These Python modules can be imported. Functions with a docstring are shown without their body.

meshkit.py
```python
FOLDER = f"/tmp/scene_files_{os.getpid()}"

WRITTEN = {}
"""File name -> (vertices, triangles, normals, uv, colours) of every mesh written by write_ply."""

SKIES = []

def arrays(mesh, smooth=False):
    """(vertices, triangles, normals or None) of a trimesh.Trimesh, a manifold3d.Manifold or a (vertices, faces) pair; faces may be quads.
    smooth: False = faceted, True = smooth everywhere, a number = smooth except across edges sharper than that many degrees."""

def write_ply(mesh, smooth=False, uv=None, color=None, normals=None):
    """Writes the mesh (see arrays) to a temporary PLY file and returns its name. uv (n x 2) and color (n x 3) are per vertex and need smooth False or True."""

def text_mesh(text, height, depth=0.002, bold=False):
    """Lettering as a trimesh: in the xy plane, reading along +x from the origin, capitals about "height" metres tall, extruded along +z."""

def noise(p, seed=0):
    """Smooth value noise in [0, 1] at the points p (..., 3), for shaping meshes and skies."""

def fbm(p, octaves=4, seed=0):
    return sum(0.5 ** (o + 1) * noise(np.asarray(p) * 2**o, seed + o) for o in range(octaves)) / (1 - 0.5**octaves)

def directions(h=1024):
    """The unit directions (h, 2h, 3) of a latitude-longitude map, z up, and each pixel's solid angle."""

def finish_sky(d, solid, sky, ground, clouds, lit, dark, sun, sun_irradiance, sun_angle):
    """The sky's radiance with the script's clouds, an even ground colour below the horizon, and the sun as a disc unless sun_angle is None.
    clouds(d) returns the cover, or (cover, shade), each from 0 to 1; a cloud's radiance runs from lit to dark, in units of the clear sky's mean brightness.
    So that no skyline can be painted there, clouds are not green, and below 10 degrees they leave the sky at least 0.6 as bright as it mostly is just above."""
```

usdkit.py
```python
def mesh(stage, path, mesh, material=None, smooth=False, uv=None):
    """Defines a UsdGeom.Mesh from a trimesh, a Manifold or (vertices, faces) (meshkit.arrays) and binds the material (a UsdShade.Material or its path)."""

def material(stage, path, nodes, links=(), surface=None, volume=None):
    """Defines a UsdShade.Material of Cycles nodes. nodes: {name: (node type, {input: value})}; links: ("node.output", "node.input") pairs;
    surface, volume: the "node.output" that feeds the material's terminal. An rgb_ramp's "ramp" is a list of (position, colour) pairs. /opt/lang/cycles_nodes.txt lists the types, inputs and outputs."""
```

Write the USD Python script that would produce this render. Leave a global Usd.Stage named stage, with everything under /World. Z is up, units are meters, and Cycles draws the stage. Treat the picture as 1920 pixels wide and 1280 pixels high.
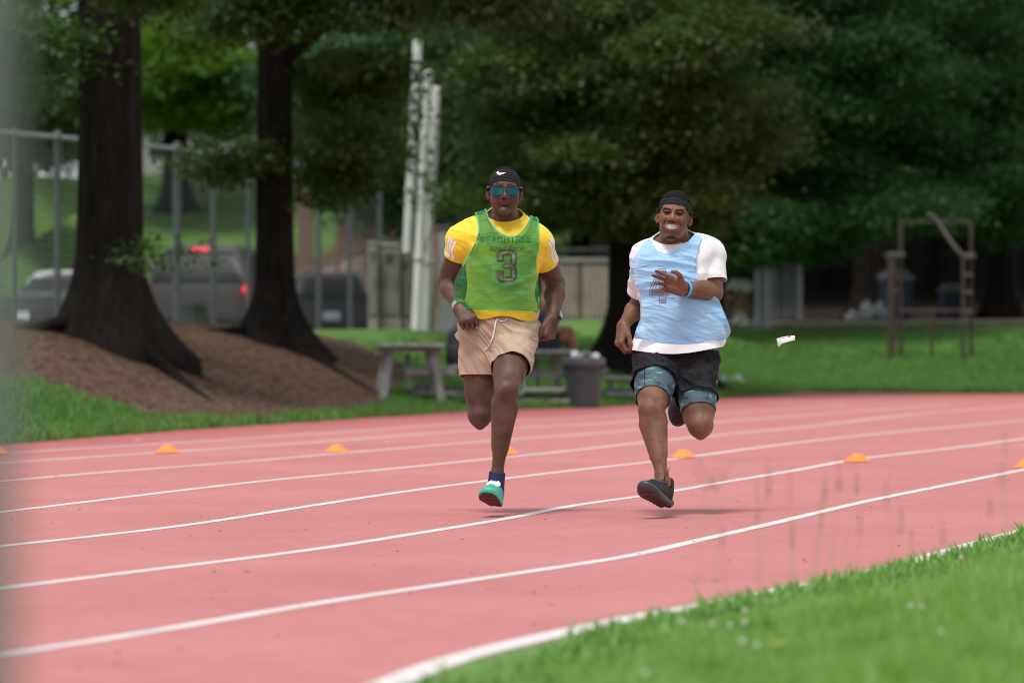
import math, random
import numpy as np
import trimesh
import shapely
from shapely.geometry import Polygon, box as sbox, LineString
from shapely.ops import unary_union
from scipy.ndimage import map_coordinates
from pxr import Usd, UsdGeom, UsdLux, UsdShade, Gf, Sdf, Vt
import usdkit, meshkit

stage = Usd.Stage.CreateInMemory()
UsdGeom.SetStageUpAxis(stage, 'Z')
UsdGeom.Xform.Define(stage, '/World')
UsdGeom.Scope.Define(stage, '/World/Looks')

# ------------------------------------------------------------------ camera, sky, sun
EYE, FPX, HOR = 0.82, 8500.0, 640.0          # eye height, focal length in photo pixels, horizon row
cam = UsdGeom.Camera.Define(stage, '/World/camera')
cam.CreateHorizontalApertureAttr(36.0)
cam.CreateVerticalApertureAttr(24.0)
cam.CreateFocalLengthAttr(FPX / 1920 * 36)
cam.CreateClippingRangeAttr((0.05, 2000.0))
cam.AddTranslateOp().Set((0, 0, EYE))
cam.AddRotateXOp().Set(90.0)
cam.CreateFStopAttr(3.5)
cam.CreateFocusDistanceAttr(21.4)
cam.CreateExposureAttr(0.35)

SUN_EL, SUN_AZ = math.radians(66), math.radians(200)   # azimuth from +y towards +x
dome = UsdLux.DomeLight.Define(stage, '/World/sky')
dome.GetPrim().SetCustomDataByKey('kind', 'structure')
sky_m = usdkit.material(stage, '/World/Looks/sky', {
    's': ('sky_texture', {'sky_type': 'single_scattering', 'sun_disc': False, 'sun_elevation': SUN_EL, 'sun_rotation': SUN_AZ, 'aerosol_density': 3.0, 'air_density': 1.0}),
    'tc': ('texture_coordinate', {}),
    'n': ('noise_texture', {'scale': 2.2, 'detail': 5.0, 'roughness': 0.55}),
    'r': ('rgb_ramp', {'ramp': [(0.0, (0.72, 0.72, 0.72)), (1.0, (0.95, 0.95, 0.95))]}),
    'm': ('mix', {'color2': (7.6, 7.9, 8.4)}),
    'b': ('background_shader', {'strength': 0.09})},
    [('tc.generated', 'n.vector'), ('n.fac', 'r.fac'), ('r.color', 'm.fac'), ('s.color', 'm.color1'), ('m.color', 'b.color')], surface='b.background')
UsdShade.MaterialBindingAPI.Apply(dome.GetPrim()).Bind(sky_m)
sun = UsdLux.DistantLight.Define(stage, '/World/sun')
sun.CreateNormalizeAttr(True)
sun.CreateIntensityAttr(0.65)
sun.CreateAngleAttr(16.0)
sun.CreateColorAttr((1.0, 0.96, 0.9))
sun.AddRotateZOp().Set(-math.degrees(SUN_AZ))
sun.AddRotateXOp().Set(-(90 - math.degrees(SUN_EL)))

# ------------------------------------------------------------------ helpers
names = {}
def numbered(parent, name):
    k = names.get((parent, name), 0)
    names[(parent, name)] = k + 1
    return name if k == 0 else f'{name}_{k:03d}'

class Node:
    def __init__(s, path, base=(0, 0, 0)):
        s.path, s.base = path, np.array(base, float)

def setd(prim, **kw):
    for k, v in kw.items():
        if v: prim.SetCustomDataByKey(k, v)

def thing(name, label, cat, base=(0, 0, 0), group=None, rotz=0.0, kind=None):
    path = '/World/' + numbered('/World', name)
    x = UsdGeom.Xform.Define(stage, path)
    x.AddTranslateOp().Set(tuple(float(c) for c in base))
    if rotz: x.AddRotateZOp().Set(math.degrees(rotz))
    setd(x.GetPrim(), label=label, category=cat, group=group, kind=kind)
    return Node(path, base)

def arr(mesh):
    v, f, _ = meshkit.arrays(mesh)
    return v, f

def part(t, name, mesh, mat, smooth=30, world=False, label=None, kind=None, attrs=None):
    """a mesh under a thing or part; world=True when vertices are world coordinates"""
    if world:
        v, f = arr(mesh); mesh = (v - t.base, f)
    path = t.path + '/' + numbered(t.path, name)
    m = usdkit.mesh(stage, path, mesh, mat, smooth)
    setd(m.GetPrim(), label=label, kind=kind)
    for k, val in (attrs or {}).items():
        UsdGeom.PrimvarsAPI(m).CreatePrimvar(k, Sdf.ValueTypeNames.FloatArray, 'vertex').Set(Vt.FloatArray.FromNumpy(np.asarray(val, np.float32)))
    return Node(path, t.base)

def top(name, mesh, mat, label=None, cat=None, kind=None, smooth=30, group=None, attrs=None):
    path = '/World/' + numbered('/World', name)
    m = usdkit.mesh(stage, path, mesh, mat, smooth)
    setd(m.GetPrim(), label=label, category=cat, kind=kind, group=group)
    for k, val in (attrs or {}).items():
        UsdGeom.PrimvarsAPI(m).CreatePrimvar(k, Sdf.ValueTypeNames.FloatArray, 'vertex').Set(Vt.FloatArray.FromNumpy(np.asarray(val, np.float32)))
    return Node(path)

def copy_of(src, name, loc, rotz=0.0, label=None, cat=None, group=None, scale=None):
    path = '/World/' + numbered('/World', name)
    x = UsdGeom.Xform.Define(stage, path)
    x.GetPrim().GetReferences().AddInternalReference(src.path)
    x.GetPrim().SetInstanceable(True)
    xf = UsdGeom.Xformable(x); xf.ClearXformOpOrder()
    t = x.GetPrim().GetAttribute('xformOp:translate')
    op = xf.AddTranslateOp() if not t else UsdGeom.XformOp(t)
    op.Set(tuple(float(c) for c in loc))
    ops = [op]
    r = x.GetPrim().GetAttribute('xformOp:rotateZ')
    rop = UsdGeom.XformOp(r) if r else xf.AddRotateZOp()
    rop.Set(math.degrees(rotz)); ops.append(rop)
    if scale is not None:
        sop = xf.AddScaleOp(); sop.Set(tuple(scale)); ops.append(sop)
    xf.SetXformOpOrder(ops)
    setd(x.GetPrim(), label=label, category=cat, group=group)
    return Node(path, loc)

def at(px, py, Y):                      # a point seen at this place of the photograph, Y metres away
    return np.array([(px - 960) * Y / FPX, Y, EYE + (HOR - py) * Y / FPX])

cat_m = trimesh.util.concatenate
def join(ms):
    vs, fs, n = [], [], 0
    for m in ms:
        v, f = arr(m); vs.append(v); fs.append(f + n); n += len(v)
    return np.vstack(vs), np.vstack(fs)

def bx(c, size, rot=None, bev=0.0):
    c = np.asarray(c, float); sx, sy, sz = [max(q / 2, 1e-4) for q in size]
    if bev <= 0:
        m = trimesh.creation.box([2 * sx, 2 * sy, 2 * sz])
    else:
        b = min(bev, .45 * min(sx, sy, sz) * 2)
        pts = []
        for a in (-1, 1):
            for bb in (-1, 1):
                for d in (-1, 1):
                    pts += [(a * (sx - b), bb * (sy - b), d * sz), (a * (sx - b), bb * sy, d * (sz - b)), (a * sx, bb * (sy - b), d * (sz - b))]
        m = trimesh.convex.convex_hull(np.array(pts))
    if rot is not None: m.apply_transform(rot)
    m.apply_translation(c)
    return m

def rotm(ax, ang):
    return trimesh.transformations.rotation_matrix(ang, ax)

def tube(pts, rad, sides=8, cap=True):
    p = np.asarray(pts, float); n = len(p)
    rad = np.broadcast_to(rad, (n,)).astype(float)
    t = np.gradient(p, axis=0); t /= np.linalg.norm(t, axis=1, keepdims=True) + 1e-12
    a = np.cross(t[0], [0, 0, 1.0] if abs(t[0][2]) < .9 else [1.0, 0, 0]); a /= np.linalg.norm(a)
    A = []
    for i in range(n):
        a = a - t[i] * (a @ t[i]); a /= np.linalg.norm(a) + 1e-12; A.append(a)
    A = np.array(A); B = np.cross(t, A)
    ang = np.arange(sides) * 2 * np.pi / sides
    v = p[:, None] + rad[:, None, None] * (np.cos(ang)[None, :, None] * A[:, None] + np.sin(ang)[None, :, None] * B[:, None])
    i, j = np.meshgrid(np.arange(n - 1), np.arange(sides), indexing='ij')
    q = np.stack([i * sides + j, i * sides + (j + 1) % sides, (i + 1) * sides + (j + 1) % sides, (i + 1) * sides + j], -1).reshape(-1, 4)
    f = np.vstack([q[:, [0, 1, 2]], q[:, [0, 2, 3]]]); v = v.reshape(-1, 3)
    if cap:
        k = len(v); v = np.vstack([v, p[:1], p[-1:]]); j = np.arange(sides)
        f = np.vstack([f, np.stack([np.full(sides, k), (j + 1) % sides, j], 1), np.stack([np.full(sides, k + 1), (n - 1) * sides + j, (n - 1) * sides + (j + 1) % sides], 1)])
    return v, f

def spline(pts, n=24):
    p = np.asarray(pts, float)
    from scipy.interpolate import CubicSpline
    s = np.r_[0, np.cumsum(np.linalg.norm(np.diff(p, axis=0), axis=1))]
    return CubicSpline(s, p)(np.linspace(0, s[-1], n))

def lathe(profile, sides=24, caps=True):
    pr = np.asarray(profile, float); n = len(pr); a = np.arange(sides) * 2 * np.pi / sides
    v = np.stack([pr[:, None, 0] * np.cos(a), pr[:, None, 0] * np.sin(a), np.repeat(pr[:, 1:2], sides, 1)], -1).reshape(-1, 3)
    i, j = np.meshgrid(np.arange(n - 1), np.arange(sides), indexing='ij')
    q = np.stack([i * sides + j, i * sides + (j + 1) % sides, (i + 1) * sides + (j + 1) % sides, (i + 1) * sides + j], -1).reshape(-1, 4)
    return v, np.vstack([q[:, [0, 1, 2]], q[:, [0, 2, 3]]])

def move(mesh, loc=(0, 0, 0), rz=0.0, R=None):
    v, f = arr(mesh)
    if rz:
        c, s = math.cos(rz), math.sin(rz); v = v @ np.array([[c, s, 0], [-s, c, 0], [0, 0, 1]])
    if R is not None: v = v @ np.asarray(R).T
    return v + np.asarray(loc, float), f

# ---- signed distance volumes
def _n(a): return np.sqrt(np.einsum('...i,...i->...', a, a))
def rc(a, b, ra, rb=None):
    a, b = np.asarray(a, np.float32), np.asarray(b, np.float32); rb = ra if rb is None else rb
    ba = b - a; L = float(ba @ ba) + 1e-12; m = max(ra, rb)
    def f(p):
        q = p - a; h = np.clip((q @ ba) / L, 0, 1)
        return _n(q - h[..., None] * ba) - (ra + (rb - ra) * h)
    return f, np.minimum(a, b) - m, np.maximum(a, b) + m
def ell(c, r, R=None):
    c, r = np.asarray(c, np.float32), np.asarray(r, np.float32)
    Rm = np.eye(3, dtype=np.float32) if R is None else np.asarray(R, np.float32)
    def f(p):
        q = (p - c) @ Rm; k0 = _n(q / r); k1 = _n(q / (r * r)) + 1e-9
        return k0 * (k0 - 1) / k1
    ext = np.sqrt(((Rm * r) ** 2).sum(1))
    return f, c - ext, c + ext
def inv_frame(prim_list, c, R, s=1.0):
    """prims given in a local frame, seen from the world: world = c + s R local"""
    R = np.asarray(R, np.float32); c = np.asarray(c, np.float32); out = []
    for (f, lo, hi), k, op in prim_list:
        cs = np.array([[x, y, z] for x in (lo[0], hi[0]) for y in (lo[1], hi[1]) for z in (lo[2], hi[2])]) @ R.T * s + c
        out.append(((lambda p, f=f: f(((p - c) @ R) / s) * s, cs.min(0), cs.max(0)), k * s, op))
    return out

class Field:
    def __init__(s, lo, hi, h):
        s.lo, s.h = np.asarray(lo, float), h
        s.n = np.ceil((np.asarray(hi) - s.lo) / h).astype(int) + 1
        s.vol = np.full(s.n, 0.2, np.float32)
    def add(s, prims, inflate=0.0):
        for (f, lo, hi), k, op in prims:
            pad = 0.03 + k + max(inflate, 0)
            i0 = np.clip(np.floor((lo - pad - s.lo) / s.h).astype(int), 0, s.n); i1 = np.clip(np.ceil((hi + pad - s.lo) / s.h).astype(int) + 1, 0, s.n)
            if (i1 <= i0).any(): continue
            ax = [(s.lo[d] + s.h * np.arange(i0[d], i1[d])).astype(np.float32) for d in range(3)]
            P = np.stack(np.meshgrid(*ax, indexing='ij'), -1)
            d = f(P) - (inflate if op == '+' else 0); sl = tuple(slice(i0[d_], i1[d_]) for d_ in range(3)); v = s.vol[sl]
            if op == '+':
                if k > 0:
                    hh = np.maximum(k - np.abs(v - d), 0) / k; s.vol[sl] = np.minimum(v, d) - hh * hh * k * .25
                else: s.vol[sl] = np.minimum(v, d)
            else:
                d = -d
                if k > 0:
                    hh = np.maximum(k - np.abs(v - d), 0) / k; s.vol[sl] = np.maximum(v, d) + hh * hh * k * .25
                else: s.vol[sl] = np.maximum(v, d)
        return s
    def mesh(s, iso=0.0):
        return surface_nets(s.vol - iso if iso else s.vol, s.lo, s.h)
    def sample(s, p):
        return map_coordinates(s.vol, ((p - s.lo) / s.h).T, order=1, mode='nearest')

def surface_nets(vol, lo, h):
    ins = vol < 0
    nx, ny, nz = vol.shape
    c = np.zeros((nx - 1, ny - 1, nz - 1), np.uint8)
    for dx in (0, 1):
        for dy in (0, 1):
            for dz in (0, 1):
                c += ins[dx:nx - 1 + dx, dy:ny - 1 + dy, dz:nz - 1 + dz]
    act = (c > 0) & (c < 8)
    idx = np.full(c.shape, -1, np.int64); cells = np.argwhere(act); idx[act] = np.arange(len(cells))
    cor = np.array([[x, y, z] for x in (0, 1) for y in (0, 1) for z in (0, 1)])
    val = np.stack([vol[tuple((cells + k).T)] for k in cor], 1)
    acc, cnt = np.zeros((len(cells), 3)), np.zeros(len(cells))
    for a in range(8):
        for b in range(a + 1, 8):
            if np.abs(cor[a] - cor[b]).sum() != 1: continue
            m = (val[:, a] < 0) != (val[:, b] < 0)
            t = val[m, a] / (val[m, a] - val[m, b])
            acc[m] += cor[a] + t[:, None] * (cor[b] - cor[a]); cnt[m] += 1
    v = (cells + acc / cnt[:, None]) * h + lo
    F = []
    for ax in range(3):
        s0 = [slice(1, -1)] * 3; s1 = [slice(1, -1)] * 3
        s0[ax] = slice(0, -1); s1[ax] = slice(1, None)
        a, b = ins[tuple(s0)], ins[tuple(s1)]
        e = np.argwhere(a != b); fl = a[tuple(e.T)]
        o = e.copy()
        for d in range(3):
            if d != ax: o[:, d] += 1
        u, w = (ax + 1) % 3, (ax + 2) % 3
        def cell(du, dw):
            q = o.copy(); q[:, u] += du; q[:, w] += dw
            return idx[tuple(q.T)]
        q = np.stack([cell(-1, -1), cell(0, -1), cell(0, 0), cell(-1, 0)], 1)
        q[~fl] = q[~fl][:, ::-1]
        F.append(q)
    q = np.vstack(F); q = q[(q >= 0).all(1)]
    return v, np.vstack([q[:, [0, 1, 2]], q[:, [0, 2, 3]]])

def clip(mesh, s):
    """keeps the side where the per-vertex scalar s is positive, cutting triangles cleanly"""
    v, f = mesh; s = np.where(np.abs(s) < 1e-9, 1e-9, s)
    pos = s[f] > 0; n = pos.sum(1)
    keep = [f[n == 3]]; new = []; cache = {}
    vs = list()
    def edge(a, b):
        k = (a, b) if a < b else (b, a)
        if k not in cache:
            t = s[a] / (s[a] - s[b]); cache[k] = len(v) + len(vs); vs.append(v[a] + t * (v[b] - v[a]))
        return cache[k]
    out = []
    for tri, p in zip(f[(n == 1) | (n == 2)], pos[(n == 1) | (n == 2)]):
        if p.sum() == 1:
            i = int(np.argmax(p)); a, b, c = tri[i], tri[(i + 1) % 3], tri[(i + 2) % 3]
            out.append((a, edge(a, b), edge(a, c)))
        else:
            i = int(np.argmin(p)); a, b, c = tri[i], tri[(i + 1) % 3], tri[(i + 2) % 3]
            ab, ac = edge(a, b), edge(a, c)
            out.append((ab, b, c)); out.append((ab, c, ac))
    V = np.vstack([v] + ([np.array(vs)] if vs else [])); Fk = np.vstack(keep + ([np.array(out)] if out else []))
    return compact(V, Fk)

def compact(v, f):
    used, inv = np.unique(f, return_inverse=True)
    return v[used], inv.reshape(f.shape)

def vnormals(mesh):
    return arr_normals(*mesh)
def arr_normals(v, f):
    n = np.zeros_like(v); fn = np.cross(v[f[:, 1]] - v[f[:, 0]], v[f[:, 2]] - v[f[:, 0]])
    for k in range(3): np.add.at(n, f[:, k], fn)
    return n / (np.linalg.norm(n, axis=1, keepdims=True) + 1e-12)

def solidify(mesh, t):
    v, f = mesh; n = vnormals(mesh); k = len(v)
    e = np.vstack([f[:, [0, 1]], f[:, [1, 2]], f[:, [2, 0]]])
    key = np.sort(e, 1); u, inv, cnt = np.unique(key, axis=0, return_inverse=True, return_counts=True)
    b = e[cnt[inv.ravel()] == 1]
    side = np.vstack([np.stack([b[:, 1], b[:, 0], b[:, 0] + k], 1), np.stack([b[:, 1], b[:, 0] + k, b[:, 1] + k], 1)])
    return np.vstack([v, v - n * t]), np.vstack([f, f[:, ::-1] + k, side])

def poly_sdf(P, poly):
    """signed distance (negative inside) of points P (n,2) to a polygon"""
    poly = np.asarray(poly, float); a = poly; b = np.roll(poly, -1, 0); d = np.full(len(P), 1e9); inside = np.zeros(len(P), bool)
    for p, q in zip(a, b):
        e = q - p; w = P - p; t = np.clip((w @ e) / (e @ e + 1e-12), 0, 1)
        d = np.minimum(d, ((w - t[:, None] * e) ** 2).sum(1))
        c = ((p[1] > P[:, 1]) != (q[1] > P[:, 1]))
        with np.errstate(divide='ignore', invalid='ignore'):
            c &= P[:, 0] < (q[0] - p[0]) * (P[:, 1] - p[1]) / (q[1] - p[1] + 1e-15) + p[0]
        inside ^= c
    d = np.sqrt(d)
    return np.where(inside, -d, d)

def sstep(a, b, x):
    t = np.clip((x - a) / (b - a), 0, 1); return t * t * (3 - 2 * t)

# ------------------------------------------------------------------ materials
LK = '/World/Looks/'
def mat(name, col, rough=0.6, var=0.0, scale=20.0, bump=0.0, bscale=200.0, metal=0.0, spec=0.5, sheen=0.0, coat=0.0, col2=None, coords='position', detail=4.0, emit=None, subsurf=0.0):
    nodes = {'g': ('geometry', {}), 'p': ('principled_bsdf', {'roughness': rough, 'metallic': metal, 'specular_ior_level': spec})}
    links = []
    if sheen: nodes['p'][1].update({'sheen_weight': sheen, 'sheen_roughness': .5})
    if coat: nodes['p'][1].update({'coat_weight': coat, 'coat_roughness': .05})
    if emit: nodes['p'][1].update({'emission_color': emit[0], 'emission_strength': emit[1]})
    if subsurf: nodes['p'][1].update({'subsurface_weight': subsurf, 'subsurface_scale': .004, 'subsurface_radius': (1, .35, .2)})
    if var or col2 is not None:
        c1 = tuple(c * (1 - var) for c in col); c2 = tuple(min(c * (1 + var), 1) for c in col) if col2 is None else col2
        nodes['n'] = ('noise_texture', {'scale': scale, 'detail': detail, 'roughness': .6})
        nodes['r'] = ('rgb_ramp', {'ramp': [(.32, c1), (.68, c2)]})
        links += [('g.position', 'n.vector'), ('n.fac', 'r.fac'), ('r.color', 'p.base_color')]
    else: nodes['p'][1]['base_color'] = col
    if bump:
        nodes['bn'] = ('noise_texture', {'scale': bscale, 'detail': 3.0})
        nodes['b'] = ('bump', {'strength': min(1.0, bump), 'distance': 0.004 if bscale > 60 else .03})
        links += [('g.position', 'bn.vector'), ('bn.fac', 'b.height'), ('b.normal', 'p.normal')]
    return usdkit.material(stage, LK + name, nodes, links, surface='p.BSDF')

def leafmat(name, c1, c2, trans=0.35, rough=.5, ns=.9, nf=.55):
    return usdkit.material(stage, LK + name, {
        'g': ('geometry', {}),
        'r': ('rgb_ramp', {'ramp': [(0, c1), (1, c2)]}),
        'p': ('principled_bsdf', {'roughness': rough, 'specular_ior_level': .35}),
        't': ('translucent_bsdf', {}),
        'h': ('hsv', {'value': 1.5, 'saturation': 1.1, 'hue': .49}),
        'nz': ('noise_texture', {'scale': ns, 'detail': 2.0}), 'am': ('math', {'math_type': 'multiply_add', 'value2': 1.5, 'value3': -.5}), 'aa': ('mix_float', {'fac': nf}),
        'm': ('mix_closure', {'fac': trans})},
        [('g.position', 'nz.vector'), ('nz.fac', 'am.value1'), ('g.random_per_island', 'aa.a'), ('am.value', 'aa.b'), ('aa.result', 'r.fac'), ('r.color', 'p.base_color'), ('r.color', 'h.color'), ('h.color', 't.color'), ('p.BSDF', 'm.closure1'), ('t.BSDF', 'm.closure2')], surface='m.closure')
# ------------------------------------------------------------------ people
def unit(a): a = np.asarray(a, float); return a / (np.linalg.norm(a) + 1e-12)
def lerp(a, b, t): return np.asarray(a, float) + (np.asarray(b, float) - np.asarray(a, float)) * t
FRONT = np.array([0, -1.0, 0])

def arm_prims(sh, el, wr, s=1.0, bicep=FRONT):
    b = unit(bicep)
    return [(ell(sh, (.068 * s, .066 * s, .075 * s)), .03, '+'),
            (rc(sh, el, .056 * s, .043 * s), .03, '+'),
            (rc(lerp(sh, el, .35) + b * .014 * s, lerp(sh, el, .72) + b * .012 * s, .046 * s, .042 * s), .02, '+'),
            (rc(lerp(sh, el, .3) - b * .014 * s, lerp(sh, el, .75) - b * .008 * s, .044 * s, .036 * s), .02, '+'),
            (rc(el, lerp(el, wr, .33), .041 * s, .046 * s), .02, '+'),
            (rc(lerp(el, wr, .3), wr, .045 * s, .027 * s), .02, '+')]

def leg_prims(hip, kn, an, s=1.0, lat=0.0, kf=FRONT):
    d = unit(np.asarray(an) - kn); back = -unit(np.asarray(kf) - d * (np.asarray(kf) @ d))
    side = np.array([1.0, 0, 0]) * lat
    return [(rc(hip, kn, .098 * s, .056 * s), .03, '+'),
            (rc(lerp(hip, kn, .25), lerp(hip, kn, .72), .092 * s, .070 * s), .03, '+'),
            (rc(lerp(hip, kn, .78) - side * .018, lerp(hip, kn, .9) - side * .02, .045 * s, .036 * s), .025, '+'),
            (ell(np.asarray(kn) + np.asarray(kf) * .018, (.046 * s, .046 * s, .05 * s)), .02, '+'),
            (ell(np.asarray(kn) + np.asarray(kf) * .05 * s + np.array([0, 0, -.005]), (.024 * s, .016 * s, .03 * s)), .02, '+'),
            (rc(kn, lerp(kn, an, .95), .047 * s, .026 * s), .03, '+'),
            (rc(lerp(kn, an, .2) + back * .022 + side * .014, lerp(kn, an, .62) + back * .012 + side * .006, .051 * s, .027 * s), .035, '+'),
            (rc(lerp(kn, an, .16) + back * .012 - side * .02, lerp(kn, an, .58) + back * .010 - side * .008, .043 * s, .025 * s), .035, '+'),
            (rc(lerp(kn, an, .10) - back * .028, lerp(kn, an, .7) - back * .016, .014 * s, .012 * s), .03, '+'),
            (ell(np.asarray(an) + np.array([.020, 0, 0]), (.014, .016, .018)), .015, '+'),
            (ell(np.asarray(an) - np.array([.020, 0, 0]), (.014, .016, .018)), .015, '+'),
            (rc(lerp(kn, an, .9), an, .028 * s, .031 * s), .02, '+')]

def hand_prims(w, X, N, thumb_to, curl, spread=(0.14, 0.03, -0.07, -0.18), s=1.0, thumb=None):
    X = unit(X); N = unit(np.asarray(N) - X * (np.asarray(N) @ X)); S = np.cross(N, X)
    if S @ np.asarray(thumb_to) < 0: S = -S
    w = np.asarray(w, float)
    L = lambda a, b, c: w + s * (X * a + S * b + N * c)
    out = []
    kn = [(.088, .031, .004), (.092, .010, .007), (.086, -.011, .005), (.077, -.030, 0)]
    for k in kn:
        out.append((rc(L(.0, k[1] * .55, -.002), L(k[0], k[1], k[2] - .004), .019 * s, .0135 * s), .018 * s, '+'))
    out.append((rc(L(.03, -.018, -.012), L(.07, -.018, -.012), .014 * s, .012 * s), .012 * s, '+'))
    out.append((rc(L(.015, .022, -.01), L(.045, .034, -.014), .018 * s, .015 * s), .012 * s, '+'))
    lens = [(.044, .026, .021), (.049, .030, .022), (.045, .028, .021), (.035, .021, .019)]
    for i, (k, ln) in enumerate(zip(kn, lens)):
        p = L(k[0], k[1], k[2] - .002); ang = 0.0; r = .0096 if i < 3 else .0083
        out.append((ell(p + N * .003 * s, (.0115 * s,) * 3), .006 * s, '+'))
        for j in range(3):
            ang += curl[i][j]
            d = X * math.cos(ang) - N * math.sin(ang) + S * spread[i] * max(0, math.cos(ang))
            q = p + unit(d) * ln[j] * s
            out.append((rc(p, q, r * s, (r - .0009) * s), .0035 * s, '+')); p = q; r -= .0009
    th = thumb or [(.028, .034, -.012), (.062, .050, -.022), (.088, .046, -.03), (.108, .036, -.034)]
    th = [L(*t) for t in th]
    out += [(rc(th[0], th[1], .0145 * s, .012 * s), .008 * s, '+'), (rc(th[1], th[2], .0115 * s, .0105 * s), .004 * s, '+'), (rc(th[2], th[3], .0105 * s, .0085 * s), .004 * s, '+')]
    return out, th, (X, S, N, L)

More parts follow.
